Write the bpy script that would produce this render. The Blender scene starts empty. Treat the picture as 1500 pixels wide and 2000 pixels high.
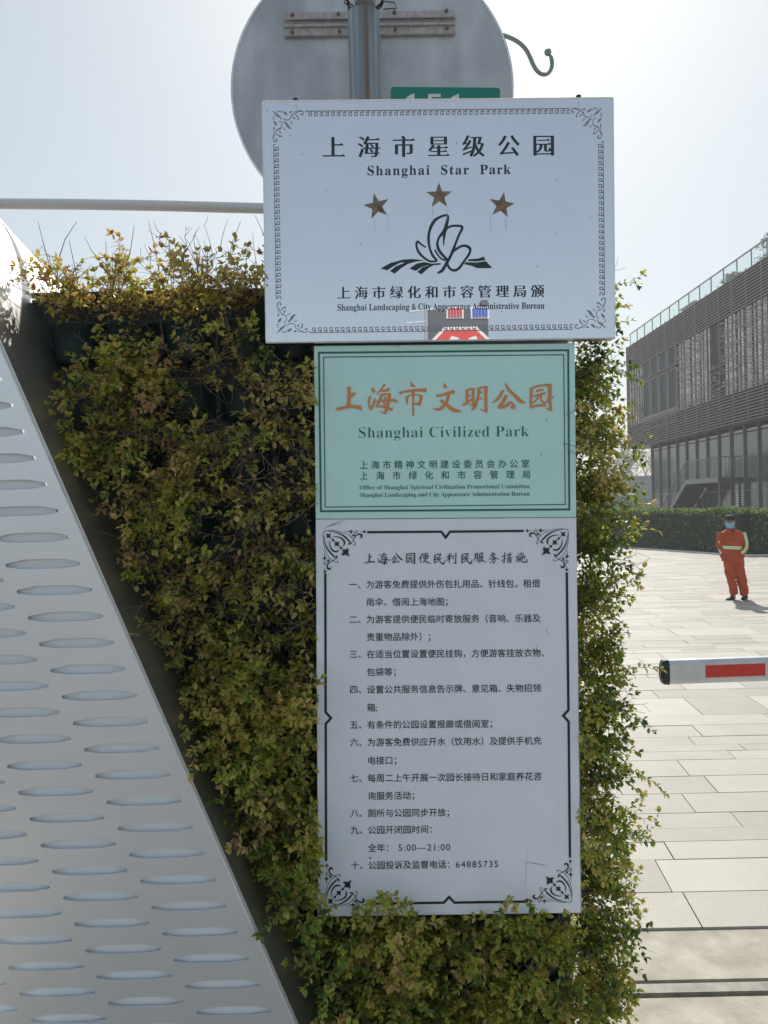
import bpy, bmesh, math, random
from mathutils import Vector, Matrix, noise
from mathutils.geometry import delaunay_2d_cdt
R = math.radians
col = bpy.context.scene.collection
scene = bpy.context.scene

# ------------------------------------------------------------------ camera
CZ = 1.9
ROLL, PITCH, FPX = R(1.2), R(-0.38), 1500.0
CAM = Vector((0, 0, CZ))
Fw = Vector((0, math.cos(PITCH), math.sin(PITCH)))
R0 = Vector((1, 0, 0)); U0 = R0.cross(Fw)
Rt = R0 * math.cos(ROLL) - U0 * math.sin(ROLL)
Up = R0 * math.sin(ROLL) + U0 * math.cos(ROLL)
camd = bpy.data.cameras.new('camera'); cam = bpy.data.objects.new('camera', camd); col.objects.link(cam)
cam.matrix_world = Matrix(((Rt.x, Up.x, -Fw.x, 0), (Rt.y, Up.y, -Fw.y, 0), (Rt.z, Up.z, -Fw.z, CZ), (0, 0, 0, 1)))
camd.sensor_fit = 'VERTICAL'; camd.sensor_height = 24; camd.lens = 24 * FPX / 2000
camd.clip_start = 0.05; camd.clip_end = 2000
scene.camera = cam

# ------------------------------------------------------------------ sky, sun, exposure
SUN_AZ, SUN_EL = R(9), R(42)
w = bpy.data.worlds.new('World'); scene.world = w; w.use_nodes = True
nt = w.node_tree; bg = nt.nodes['Background']
sky = nt.nodes.new('ShaderNodeTexSky'); sky.sky_type = 'NISHITA'; sky.sun_disc = False
sky.sun_elevation = SUN_EL; sky.sun_rotation = SUN_AZ
sky.air_density = 1.0; sky.dust_density = 1.3; sky.ozone_density = 1.0; sky.altitude = 0
hsv = nt.nodes.new('ShaderNodeHueSaturation'); hsv.inputs['Saturation'].default_value = 0.95      # pale, hazy sky all round
nt.links.new(sky.outputs[0], hsv.inputs['Color']); gm = nt.nodes.new('ShaderNodeGamma'); gm.inputs[1].default_value = 0.47; nt.links.new(hsv.outputs[0], gm.inputs[0]); tn = nt.nodes.new('ShaderNodeMix'); tn.data_type = 'RGBA'; tn.blend_type = 'MULTIPLY'; tn.inputs[0].default_value = 1; tn.inputs[7].default_value = (0.955, 1.0, 0.985, 1); nt.links.new(gm.outputs[0], tn.inputs[6]); nt.links.new(tn.outputs[2], bg.inputs[0]); bg.inputs[1].default_value = 0.15
sd = bpy.data.lights.new('sun', 'SUN'); so = bpy.data.objects.new('sun', sd); col.objects.link(so)
sd.energy = 2.0; sd.angle = R(0.6); sd.color = (1.0, 0.94, 0.85)
sdir = Vector((math.sin(SUN_AZ) * math.cos(SUN_EL), math.cos(SUN_AZ) * math.cos(SUN_EL), math.sin(SUN_EL)))
so.rotation_euler = sdir.to_track_quat('Z', 'Y').to_euler(); so.location = (0, 0, 30)
scene.view_settings.view_transform = 'Standard'; scene.view_settings.look = 'None'
scene.view_settings.gamma = 1; scene.view_settings.use_curve_mapping = False
scene.view_settings.exposure = 1.12
scene.render.engine = 'CYCLES'
cy = scene.cycles
cy.max_bounces = 8; cy.transparent_max_bounces = 12; cy.volume_bounces = 0
cy.use_denoising = True; cy.sample_clamp_indirect = 6

# ------------------------------------------------------------------ pixel helpers (photograph pixels, 1500 x 2000)
def ray(px, py): return Fw + Rt * ((px - 750) / FPX) - Up * ((py - 1000) / FPX)
def P(px, py, Y):
    d = ray(px, py); return CAM + d * (Y / d.y)
def G(px, py, z=0.0):
    d = ray(px, py); return CAM + d * ((z - CZ) / d.z)
def proj(p):
    v = p - CAM; t = v.dot(Fw)
    return 750 + v.dot(Rt) / t * FPX, 1000 - v.dot(Up) / t * FPX

# ------------------------------------------------------------------ materials
def mat(name, base, rough=0.6, metal=0.0, var=0.0, scale=8.0, bump=0.0, bscale=60.0, base2=None, coat=0.0, spec=0.5, detail=5):
    m = bpy.data.materials.new(name); m.use_nodes = True
    n = m.node_tree.nodes; l = m.node_tree.links; b = n['Principled BSDF']
    b.inputs['Base Color'].default_value = (*base, 1); b.inputs['Roughness'].default_value = rough
    b.inputs['Metallic'].default_value = metal; b.inputs['Specular IOR Level'].default_value = spec
    b.inputs['Coat Weight'].default_value = coat
    tc = n.new('ShaderNodeTexCoord')
    if var > 0 or base2:
        nz = n.new('ShaderNodeTexNoise'); nz.inputs['Scale'].default_value = scale; nz.inputs['Detail'].default_value = detail
        nz.inputs['Roughness'].default_value = 0.65
        l.new(tc.outputs['Object'], nz.inputs['Vector'])
        cr = n.new('ShaderNodeValToRGB'); l.new(nz.outputs['Fac'], cr.inputs['Fac'])
        c2 = base2 or tuple(min(1, c * (1 + var)) for c in base); c1 = base if base2 else tuple(c * (1 - var) for c in base)
        cr.color_ramp.elements[0].position = 0.35; cr.color_ramp.elements[0].color = (*c1, 1)
        cr.color_ramp.elements[1].position = 0.68; cr.color_ramp.elements[1].color = (*c2, 1)
        l.new(cr.outputs['Color'], b.inputs['Base Color'])
    if bump > 0:
        nb = n.new('ShaderNodeTexNoise'); nb.inputs['Scale'].default_value = bscale; nb.inputs['Detail'].default_value = 4
        l.new(tc.outputs['Object'], nb.inputs['Vector'])
        bp = n.new('ShaderNodeBump'); bp.inputs['Strength'].default_value = bump; bp.inputs['Distance'].default_value = 0.01
        l.new(nb.outputs['Fac'], bp.inputs['Height']); l.new(bp.outputs['Normal'], b.inputs['Normal'])
    return m

def s2l(r, g, b):
    f = lambda c: ((c / 255 + 0.055) / 1.055) ** 2.4 if c > 10 else c / 3294
    return (f(r), f(g), f(b))

def leaf_mat(name, stops, trans=0.35, rough=0.45):
    m = bpy.data.materials.new(name); m.use_nodes = True
    n = m.node_tree.nodes; l = m.node_tree.links; b = n['Principled BSDF']; out = n['Material Output']
    at = n.new('ShaderNodeAttribute'); at.attribute_name = 'tint'
    cr = n.new('ShaderNodeValToRGB'); l.new(at.outputs['Fac'], cr.inputs['Fac'])
    el = cr.color_ramp.elements
    el[0].position, el[0].color = stops[0][0], (*stops[0][1], 1)
    el[1].position, el[1].color = stops[-1][0], (*stops[-1][1], 1)
    for p, c in stops[1:-1]:
        e = el.new(p); e.color = (*c, 1)
    l.new(cr.outputs['Color'], b.inputs['Base Color']); b.inputs['Roughness'].default_value = rough
    tr = n.new('ShaderNodeBsdfTranslucent'); hs = n.new('ShaderNodeHueSaturation'); hs.inputs['Value'].default_value = 1.6; hs.inputs['Saturation'].default_value = 1.1
    l.new(cr.outputs['Color'], hs.inputs['Color']); l.new(hs.outputs['Color'], tr.inputs['Color'])
    mx = n.new('ShaderNodeMixShader'); mx.inputs[0].default_value = trans
    l.new(b.outputs[0], mx.inputs[1]); l.new(tr.outputs[0], mx.inputs[2]); l.new(mx.outputs[0], out.inputs['Surface'])
    return m

M = {}
M['white_metal'] = mat('white_painted_metal', (0.66, 0.66, 0.68), 0.38, 0, 0.04, 3, 0.02, 200)
M['fin_metal'] = mat('satin_aluminium_sheet', (0.78, 0.785, 0.81), 0.34, 0.75, 0.03, 4, 0.012, 160)
M['shell_metal'] = mat('dull_aluminium_sheet', (0.60, 0.59, 0.58), 0.38, 0.92, 0.04, 4)
M['translucent'] = None
M['mirror_steel'] = mat('polished_steel', (0.80, 0.81, 0.84), 0.012, 0.82, 0.02, 5)
M['steel_edge'] = mat('steel_edge', (0.75, 0.74, 0.72), 0.25, 1.0, 0.1, 40)
M['galv'] = mat('galvanised_sheet', (0.42, 0.43, 0.45), 0.5, 0.35, 0.16, 9, 0.05, 30)
M['teal'] = mat('teal_sign_paint', (0.56, 0.84, 0.80), 0.32, 0, 0.03, 12)
M['dkgreen'] = mat('dark_green_print', (0.012, 0.14, 0.10), 0.4)
M['orange_print'] = mat('orange_print', (0.70, 0.24, 0.07), 0.4)
M['black_print'] = mat('black_print', (0.012, 0.014, 0.02), 0.4)
M['emblem'] = mat('dark_enamel', (0.012, 0.03, 0.035), 0.4)
M['grey_print'] = mat('etched_grey', (0.30, 0.29, 0.30), 0.5)
M['bronze'] = mat('tarnished_bronze', (0.26, 0.20, 0.16), 0.42, 0.75, 0.4, 60)
M['white_film'] = mat('white_film', (0.80, 0.83, 0.92), 0.26, 0, 0.03, 10)
M['pot'] = mat('planter_plastic', (0.018, 0.045, 0.045), 0.45, 0, 0.3, 30)
M['plate'] = mat('planter_backplate', (0.022, 0.042, 0.048), 0.55, 0, 0.3, 12)
M['soil'] = mat('soil', (0.02, 0.013, 0.009), 0.95, 0, 0.5, 60, 0.6, 120)
M['stem'] = mat('twig', (0.19, 0.125, 0.09), 0.8, 0, 0.4, 60)
M['cladding'] = mat('grey_brown_slat', (0.27, 0.225, 0.22), 0.6, 0, 0.15, 3)
M['dark_frame'] = mat('dark_mullion', (0.10, 0.115, 0.125), 0.4, 0.3)
M['lt_frame'] = mat('grey_mullion', (0.22, 0.24, 0.25), 0.4, 0.3)
M['cream'] = mat('pale_inner_panel', (0.82, 0.81, 0.78), 0.6, 0, 0.05, 2)
M['conc'] = mat('concrete', (0.33, 0.295, 0.235), 0.85, 0, 0.0, 4.5, 0.25, 90, base2=(0.55, 0.51, 0.42), detail=9)
M['asphalt'] = mat('joint_bed', (0.34, 0.30, 0.25), 0.9, 0, 0.25, 12, 0.3, 150)
M['ground'] = mat('far_ground', (0.32, 0.29, 0.24), 0.9, 0, 0.15, 0.3)
M['unseen_road'] = mat('unseen_dark_road', (0.22, 0.22, 0.225), 0.9, 0, 0.25, 5, 0.3, 120)
M['rail'] = mat('rail_steel', (0.27, 0.25, 0.215), 0.65, 0.1, 0.3, 12)
M['groove'] = mat('track_rubber', (0.02, 0.018, 0.016), 0.8)
M['alu'] = mat('boom_aluminium', (0.62, 0.63, 0.64), 0.36, 0.25, 0.09, 14)
M['red'] = mat('red_reflective', (0.62, 0.035, 0.022), 0.35, 0, 0.06, 30)
M['black_plastic'] = mat('black_plastic', (0.015, 0.016, 0.018), 0.35)
M['orange_cloth'] = mat('orange_cloth', (0.46, 0.075, 0.022), 0.85, 0, 0.16, 9, 0.5, 14)
M['hivis'] = mat('lime_tape', (0.45, 0.80, 0.16), 0.5)
M['silver_tape'] = mat('pale_tape', (0.75, 0.82, 0.70), 0.45)
M['skin'] = mat('skin', (0.36, 0.20, 0.13), 0.55)
M['navy'] = mat('dark_cap_cloth', (0.012, 0.013, 0.02), 0.8)
M['mask'] = mat('blue_mask', (0.22, 0.48, 0.68), 0.8)
M['shoe'] = mat('black_shoe', (0.01, 0.01, 0.011), 0.6)
M['wire'] = mat('dark_wire', (0.05, 0.045, 0.05), 0.6)
M['rust'] = mat('rust_stain', (0.20, 0.15, 0.12), 0.8, 0, 0.3, 50)
M['green_plate'] = mat('green_enamel', (0.0, 0.22, 0.16), 0.35)
M['white'] = mat('white_paint', (0.75, 0.75, 0.74), 0.4)
M['pipe'] = mat('pale_pipe', (0.74, 0.71, 0.68), 0.4)
M['hook'] = mat('grey_green_paint', (0.25, 0.30, 0.29), 0.45)
M['dark_box'] = mat('dark_lightbox', (0.05, 0.06, 0.08), 0.5)
M['blue_lamp'] = mat('blue_lens', (0.03, 0.10, 0.55), 0.25)
M['red_lamp'] = mat('red_lens', (0.60, 0.03, 0.06), 0.25)
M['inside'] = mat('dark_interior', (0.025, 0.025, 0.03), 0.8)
M['teal_mesh'] = mat('court_windscreen', (0.03, 0.25, 0.17), 0.7)
M['court'] = mat('pale_wall', (0.25, 0.28, 0.28), 0.8)
M['bark'] = mat('bark', (0.09, 0.07, 0.055), 0.9, 0, 0.3, 20)

# slabs: beige stone, each a little different (Object Info random), fine speckle and stains
def slab_mat():
    m = bpy.data.materials.new('beige_paving_stone'); m.use_nodes = True
    n = m.node_tree.nodes; l = m.node_tree.links; b = n['Principled BSDF']; b.inputs['Roughness'].default_value = 0.62
    tc = n.new('ShaderNodeTexCoord'); oi = n.new('ShaderNodeObjectInfo'); at = n.new('ShaderNodeAttribute'); at.attribute_name = 'tint'
    geo = n.new('ShaderNodeNewGeometry')
    nz = n.new('ShaderNodeTexNoise'); nz.inputs['Scale'].default_value = 2.2; nz.inputs['Detail'].default_value = 9; nz.inputs['Roughness'].default_value = 0.7
    l.new(geo.outputs['Position'], nz.inputs['Vector'])
    ad = n.new('ShaderNodeMath'); ad.operation = 'ADD'; l.new(oi.outputs['Random'], ad.inputs[0]); l.new(at.outputs['Fac'], ad.inputs[1])
    mx = n.new('ShaderNodeMix'); mx.data_type = 'FLOAT'; mx.inputs[0].default_value = 0.42
    l.new(nz.outputs['Fac'], mx.inputs[2]); l.new(ad.outputs[0], mx.inputs[3])
    cr = n.new('ShaderNodeValToRGB'); l.new(mx.outputs[0], cr.inputs['Fac'])
    cr.color_ramp.elements[0].position = 0.25; cr.color_ramp.elements[0].color = (0.38, 0.352, 0.30, 1)
    cr.color_ramp.elements[1].position = 0.75; cr.color_ramp.elements[1].color = (0.56, 0.525, 0.46, 1)
    n2 = n.new('ShaderNodeTexNoise'); n2.inputs['Scale'].default_value = 160; l.new(geo.outputs['Position'], n2.inputs['Vector'])
    m2 = n.new('ShaderNodeMix'); m2.data_type = 'RGBA'; m2.blend_type = 'MULTIPLY'; m2.inputs[0].default_value = 0.25
    l.new(cr.outputs[0], m2.inputs[6]); l.new(n2.outputs['Fac'], m2.inputs[7]); l.new(m2.outputs[2], b.inputs['Base Color'])
    bp = n.new('ShaderNodeBump'); bp.inputs['Strength'].default_value = 0.2; bp.inputs['Distance'].default_value = 0.004
    l.new(n2.outputs['Fac'], bp.inputs['Height']); l.new(bp.outputs[0], b.inputs['Normal'])
    return m
M['slab'] = slab_mat()

def translucent_board():
    m = bpy.data.materials.new('white_translucent_board'); m.use_nodes = True
    n = m.node_tree.nodes; l = m.node_tree.links; b = n['Principled BSDF']
    b.inputs['Base Color'].default_value = (0.92, 0.95, 0.98, 1); b.inputs['Roughness'].default_value = 0.5
    t = n.new('ShaderNodeBsdfTranslucent'); t.inputs[0].default_value = (0.80, 0.84, 0.88, 1)
    mx = n.new('ShaderNodeMixShader'); mx.inputs[0].default_value = 0.2
    l.new(b.outputs[0], mx.inputs[1]); l.new(t.outputs[0], mx.inputs[2]); l.new(mx.outputs[0], n['Material Output'].inputs['Surface'])
    return m
M['translucent'] = translucent_board()

def glass_mat(name, tint, alpha_mix, rough=0.03):
    m = bpy.data.materials.new(name); m.use_nodes = True
    n = m.node_tree.nodes; l = m.node_tree.links
    n.remove(n['Principled BSDF'])
    g = n.new('ShaderNodeBsdfGlossy'); g.inputs['Roughness'].default_value = rough; g.inputs[0].default_value = (0.8, 0.9, 0.9, 1)
    t = n.new('ShaderNodeBsdfTransparent'); t.inputs[0].default_value = (*tint, 1)
    df = n.new('ShaderNodeBsdfDiffuse'); df.inputs[0].default_value = (0.75, 0.85, 0.82, 1)
    m1 = n.new('ShaderNodeMixShader'); m1.inputs[0].default_value = .5; l.new(g.outputs[0], m1.inputs[1]); l.new(df.outputs[0], m1.inputs[2])
    mx = n.new('ShaderNodeMixShader'); mx.inputs[0].default_value = alpha_mix; l.new(t.outputs[0], mx.inputs[1]); l.new(m1.outputs[0], mx.inputs[2])
    l.new(mx.outputs[0], n['Material Output'].inputs['Surface'])
    return m
M['rail_glass'] = glass_mat('green_rail_glass', (0.94, 0.985, 0.97), 0.10)
M['curtain_glass'] = mat('curtain_glass', (0.085, 0.105, 0.105), 0.10, 0.0, 0.25, 0.5, 0.02, 1.2, spec=0.8)
M['window_glass'] = mat('window_glass', (0.03, 0.037, 0.05), 0.3, 0.0, spec=0.04)

LEAF = [(0.0, (0.045, 0.085, 0.028)), (0.30, (0.17, 0.25, 0.045)), (0.50, (0.40, 0.40, 0.065)), (0.78, (0.55, 0.42, 0.16)), (1.0, (0.40, 0.23, 0.12))]
M['leaf'] = leaf_mat('privet_leaf', LEAF, 0.38)
M['hedge_leaf'] = leaf_mat('hedge_leaf', [(0, (0.03, 0.07, 0.025)), (0.5, (0.10, 0.18, 0.05)), (1, (0.30, 0.36, 0.12))], 0.3)
M['tree_leaf'] = leaf_mat('tree_leaf', [(0, (0.03, 0.05, 0.02)), (1, (0.08, 0.10, 0.04))], 0.3)

# ------------------------------------------------------------------ object helpers
def tag(o, label=None, cat=None, group=None, kind=None):
    if label: o['label'] = label
    if cat: o['category'] = cat
    if group: o['group'] = group
    if kind: o['kind'] = kind
    return o
def empty(name, loc, label=None, cat=None, group=None):
    o = bpy.data.objects.new(name, None); col.objects.link(o); o.location = loc; o.empty_display_size = 0.1
    o['_loc'] = 0; del o['_loc']
    return tag(o, label, cat, group)

class MB:
    def __init__(s): s.v = []; s.f = []; s.t = []
    def poly(s, pts, tint=None):
        b = len(s.v); s.v += [tuple(p) for p in pts]; s.f.append(tuple(range(b, b + len(pts))))
    def box(s, a, b):
        x0, y0, z0 = a; x1, y1, z1 = b; k = len(s.v)
        s.v += [(x0, y0, z0), (x1, y0, z0), (x1, y1, z0), (x0, y1, z0), (x0, y0, z1), (x1, y0, z1), (x1, y1, z1), (x0, y1, z1)]
        s.f += [(k, k+3, k+2, k+1), (k+4, k+5, k+6, k+7), (k, k+1, k+5, k+4), (k+1, k+2, k+6, k+5), (k+2, k+3, k+7, k+6), (k+3, k, k+4, k+7)]
    def prism(s, pts, d):      # pts: 3D polygon, d: extrusion vector
        n = len(pts); k = len(s.v); d = Vector(d)
        s.v += [tuple(p) for p in pts] + [tuple(Vector(p) + d) for p in pts]
        s.f.append(tuple(range(k, k + n))); s.f.append(tuple(range(k + 2*n - 1, k + n - 1, -1)))
        for i in range(n):
            j = (i + 1) % n; s.f.append((k + i, k + n + i, k + n + j, k + j))
    def tube(s, pts, r, n=8, cap=True):
        pts = [Vector(p) for p in pts]; rs = r if isinstance(r, (list, tuple)) else [r] * len(pts)
        k0 = len(s.v); prev = None
        for i, p in enumerate(pts):
            d = (pts[min(i+1, len(pts)-1)] - pts[max(i-1, 0)])
            d = d.normalized() if d.length > 1e-9 else Vector((0, 0, 1))
            if prev is None:
                a = d.orthogonal().normalized()
            else:
                a = prev - d * prev.dot(d); a = a.normalized() if a.length > 1e-6 else d.orthogonal().normalized()
            prev = a; b = d.cross(a)
            for q in range(n):
                t = 2 * math.pi * q / n; s.v.append(tuple(p + (a * math.cos(t) + b * math.sin(t)) * rs[i]))
            if i:
                for q in range(n):
                    j = (q + 1) % n; o = k0 + (i-1) * n
                    s.f.append((o + q, o + j, o + n + j, o + n + q))
        if cap:
            s.f.append(tuple(range(k0 + n - 1, k0 - 1, -1))); e = k0 + (len(pts)-1) * n; s.f.append(tuple(range(e, e + n)))
    def ring_loft(s, rings, cap=True):      # rings: list of (center, rx, ry) horizontal ellipses or explicit list of points
        k0 = len(s.v); n = len(rings[0])
        for rg in rings: s.v += [tuple(p) for p in rg]
        for i in range(len(rings) - 1):
            for q in range(n):
                j = (q + 1) % n; s.f.append((k0 + i*n + q, k0 + i*n + j, k0 + (i+1)*n + j, k0 + (i+1)*n + q))
        if cap:
            s.f.append(tuple(range(k0 + n - 1, k0 - 1, -1))); e = k0 + (len(rings)-1)*n; s.f.append(tuple(range(e, e + n)))
    def build(s, name, m, parent=None, smooth=False, kind=None, label=None):
        me = bpy.data.meshes.new(name); me.from_pydata(s.v, [], s.f); me.materials.append(m)
        if s.t:
            a = me.attributes.new('tint', 'FLOAT', 'POINT'); a.data.foreach_set('value', s.t)
        if smooth: me.polygons.foreach_set('use_smooth', [True] * len(me.polygons))
        me.update()
        o = bpy.data.objects.new(name, me); col.objects.link(o)
        if parent is not None:
            o.parent = parent; o.matrix_parent_inverse = Matrix.Translation(-Vector(parent.location)) if parent.type == 'EMPTY' or parent.location.length else Matrix()
        if kind: o['kind'] = kind
        if label: o['label'] = label
        return o
def ell(c, rx, ry, n=16, rot=0):
    c = Vector(c); out = []
    for q in range(n):
        t = 2 * math.pi * q / n; x, y = math.cos(t) * rx, math.sin(t) * ry
        out.append(c + Vector((x * math.cos(rot) - y * math.sin(rot), x * math.sin(rot) + y * math.cos(rot), 0)))
    return out
def bevel(o, wd=0.003, seg=2):
    md = o.modifiers.new('bevel', 'BEVEL'); md.width = wd; md.segments = seg; md.limit_method = 'ANGLE'; return o

# ------------------------------------------------------------------ lettering (built-in font outlines turned into flat shapes)
_gc = {}
def contours(body, sp=1.0):
    key = (body, sp)
    if key in _gc: return _gc[key]
    c = bpy.data.curves.new('lettering_source', 'FONT'); c.body = body; c.size = 1; c.space_character = sp; c.resolution_u = 3
    o = bpy.data.objects.new('lettering_source', c); col.objects.link(o)
    dg = bpy.context.evaluated_depsgraph_get(); dg.update()
    cu = o.evaluated_get(dg).to_curve(dg); out = []
    for s in cu.splines:
        pts = []
        if s.type == 'BEZIER':
            bp = s.bezier_points; n = len(bp)
            for i in range(n):
                a, b = bp[i], bp[(i + 1) % n]
                p0, p1, p2, p3 = a.co, a.handle_right, b.handle_left, b.co
                chord = (p3 - p0).length
                dev = abs((p1 - p0).cross(p3 - p0).z) + abs((p2 - p0).cross(p3 - p0).z)
                st = 1 if dev < 1e-4 * max(chord, .01) * 20 else 3
                for k in range(st):
                    t = k / st; u = 1 - t
                    pts.append((p0 * u**3 + p1 * 3*u*u*t + p2 * 3*u*t*t + p3 * t**3).xy)
        else:
            pts = [Vector(p.co[:2]) for p in s.points]
        cl = []
        for p in pts:
            if not cl or (p - cl[-1]).length > 1e-4: cl.append(p.copy())
        if len(cl) > 2 and (cl[0] - cl[-1]).length < 1e-4: cl.pop()
        if len(cl) > 2: out.append(cl)
    o.evaluated_get(dg).to_curve_clear(); bpy.data.objects.remove(o); bpy.data.curves.remove(c)
    _gc[key] = out
    return out
def area(c): return sum(c[i].x * c[(i+1) % len(c)].y - c[(i+1) % len(c)].x * c[i].y for i in range(len(c))) / 2
def fatten(cs, ax, ay):
    if not cs: return cs
    big = max(cs, key=lambda c: abs(area(c))); sg = 1 if area(big) > 0 else -1
    out = []
    for c in cs:
        n = len(c); nc = []
        for i in range(n):
            e1 = (c[i] - c[i-1]); e2 = (c[(i+1) % n] - c[i])
            if e1.length < 1e-7 or e2.length < 1e-7: nc.append(c[i]); continue
            e1 = e1.normalized(); e2 = e2.normalized()
            n1 = Vector((e1.y, -e1.x)) * sg; n2 = Vector((e2.y, -e2.x)) * sg
            # offset each edge separately by its own anisotropic amount, then mitre
            d1 = abs(n1.x)**1.5 * ax + abs(n1.y)**1.5 * ay; d2 = abs(n2.x)**1.5 * ax + abs(n2.y)**1.5 * ay
            cr = n1.x * n2.y - n1.y * n2.x
            if abs(cr) > 0.25:
                x = (d1 * n2.y - d2 * n1.y) / cr; y = (n1.x * d2 - n2.x * d1) / cr; v = Vector((x, y))
                lim = 2.2 * max(abs(d1), abs(d2))
                if v.length > lim: v = v.normalized() * lim
            else:
                s = (n1 + n2); s = s.normalized() if s.length > 1e-6 else n1; v = s * ((d1 + d2) / 2)
            nc.append(c[i] + v)
        out.append(nc)
    return out
def song(cs):
    """heavier verticals, thin horizontals and a small triangular serif at the right end of each horizontal"""
    big = max(cs, key=lambda c: abs(area(c))); sg = 1 if area(big) > 0 else -1
    ser = []
    for c in cs:
        n = len(c)
        for i in range(n):
            a, b = c[i], c[(i+1) % n]; e = b - a; L = e.length
            if 0.03 < L < 0.095 and abs(e.y) > 3 * abs(e.x):
                nx = e.y / L * sg
                p, q = c[i-1], c[(i+2) % n]
                if nx > 0.9 and abs((a - p).x) > 0.15 and abs((q - b).x) > 0.15 and abs((a-p).y) < .03 and (a - p).x * (b - q).x > 0:
                    x = max(a.x, b.x); y = (a.y + b.y) / 2
                    ser.append([Vector((x + .005, y - .012)), Vector((x - .035, y + .085)), Vector((x - .12, y + .012))])
    return fatten(cs, 0.030, -0.012), ser

_tri = {}
def triangulate(cs):
    """closed outlines (with holes, possibly crossing themselves) -> points and triangles, non-zero winding"""
    key = tuple(tuple((round(p.x, 5), round(p.y, 5)) for p in c) for c in cs)
    if key in _tri: return _tri[key]
    pts, eds = [], []
    for c in cs:
        k = len(pts); n = len(c); pts += [Vector((p.x, p.y)) for p in c]; eds += [(k + i, k + (i + 1) % n) for i in range(n)]
    xs = [p.x for p in pts]; sc_ = 10.0 / max(1e-6, max(xs) - min(xs))
    r = delaunay_2d_cdt([p * sc_ for p in pts], eds, [], 0, 1e-5)
    V = [v / sc_ for v in r[0]]; T = []
    segs = [(c[i].x, c[i].y, c[(i + 1) % len(c)].x, c[(i + 1) % len(c)].y) for c in cs for i in range(len(c))]
    for f in r[2]:
        cx = sum(V[a].x for a in f) / len(f); cy_ = sum(V[a].y for a in f) / len(f); w_ = 0
        for (x0, y0, x1, y1) in segs:
            if (y0 <= cy_) != (y1 <= cy_):
                if x0 + (cy_ - y0) / (y1 - y0) * (x1 - x0) > cx: w_ += 1 if y1 > y0 else -1
        if w_ != 0: T.append(tuple(f))
    _tri[key] = (V, T); return V, T
def fill(mb, cs, mapf):
    if not cs: return
    V, T = triangulate(cs); k = len(mb.v)
    mb.v += [tuple(mapf(v.x, v.y)) for v in V]; mb.f += [tuple(k + a for a in t) for t in T]

class Face:
    """a sign face in its own plane: photograph pixels -> points of the plane Y = const"""
    def __init__(s, Y, tilt): s.Y = Y; s.tilt = tilt
    def line(s, x0, y0, em, lift=0.0008, kx=1.0, slant=0.0):
        t = s.tilt(y0) if callable(s.tilt) else s.tilt
        ct, st = math.cos(t), math.sin(t)
        def f(gx, gy):
            u = gx * em * kx; v = -gy * em - slant * gx * em
            return P(x0 + u * ct + v * st, y0 - u * st + v * ct, s.Y - lift)
        return f
def cjk(mb, face, body, x0, y0, em, adv=None, style=None, kx=1.0):
    adv = adv or em; t = face.tilt(y0) if callable(face.tilt) else face.tilt
    for i, ch in enumerate(body):
        if ch == ' ': continue
        cs = contours(ch); f = face.line(x0 + i * adv * math.cos(t), y0 - i * adv * math.sin(t), em, kx=kx)
        if style == 'song':
            cs, ser = song(cs); f2 = face.line(x0 + i * adv * math.cos(t), y0 - i * adv * math.sin(t), em, lift=0.0011)
            for q in ser: fill(mb, [q], f2)
        elif style == 'kai':
            cs = fatten(cs, 0.022, 0.002)
            cs = [[Vector((p.x + 0.05 * math.sin(p.y * 3), p.y + 0.13 * (p.x - .5) + 0.02 * math.sin(p.x * 9))) for p in c] for c in cs]
        elif style == 'bold': cs = fatten(cs, .012, .008)
        elif style: cs = fatten(cs, style, style)
        fill(mb, cs, f)
bold = lambda s: ''.join(chr(0x1D400 + ord(c) - 65) if 'A' <= c <= 'Z' else chr(0x1D41A + ord(c) - 97) if 'a' <= c <= 'z' else c for c in s)
def latin(mb, face, body, x0, x1, y0, em, off=0.0, squeeze=False):
    def wid(cs): return max(p.x for c in cs for p in c), min(p.x for c in cs for p in c)
    cs = contours(body); hi, lo = wid(cs)
    if squeeze: kx = (x1 - x0) / em / (hi - lo)
    else:
        kx = 1.0; c2 = contours(body, 1.2); h2, l2 = wid(c2); need = (x1 - x0) / em
        sp = 1 + 0.2 * (need - (hi - lo)) / max(1e-6, (h2 - l2) - (hi - lo)); cs = contours(body, round(sp, 4)); hi, lo = wid(cs)
    if off: cs = fatten(cs, off, off * .6)
    f = face.line(x0 - lo * em * kx, y0, em, kx=kx)
    fill(mb, cs, f)
def stroke(mb, mapf, pts, taper=False):
    """brush stroke of varying width: pts [(x,y,w)] in local units; smoothed"""
    p = [Vector(q) for q in pts]
    if len(p) > 2:
        out = []
        for i in range(len(p) - 1):
            a, b, c, d = p[max(i-1, 0)], p[i], p[i+1], p[min(i+2, len(p)-1)]
            for k in range(4):
                t = k / 4
                out.append(0.5 * ((2*b) + (c - a) * t + (2*a - 5*b + 4*c - d) * t*t + (-a + 3*b - 3*c + d) * t**3))
        out.append(p[-1]); p = out
    L, Rr = [], []
    for i in range(len(p)):
        d = (p[min(i+1, len(p)-1)] - p[max(i-1, 0)]).xy
        d = d.normalized() if d.length > 1e-9 else Vector((1, 0)); nn = Vector((-d.y, d.x)) * max(p[i].z, .3) / 2
        L.append(p[i].xy + nn); Rr.append(p[i].xy - nn)
    k = len(mb.v)
    for a, b in zip(L, Rr): mb.v += [tuple(mapf(a.x, a.y)), tuple(mapf(b.x, b.y))]
    for i in range(len(p) - 1): mb.f.append((k + 2*i, k + 2*i + 1, k + 2*i + 3, k + 2*i + 2))
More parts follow.
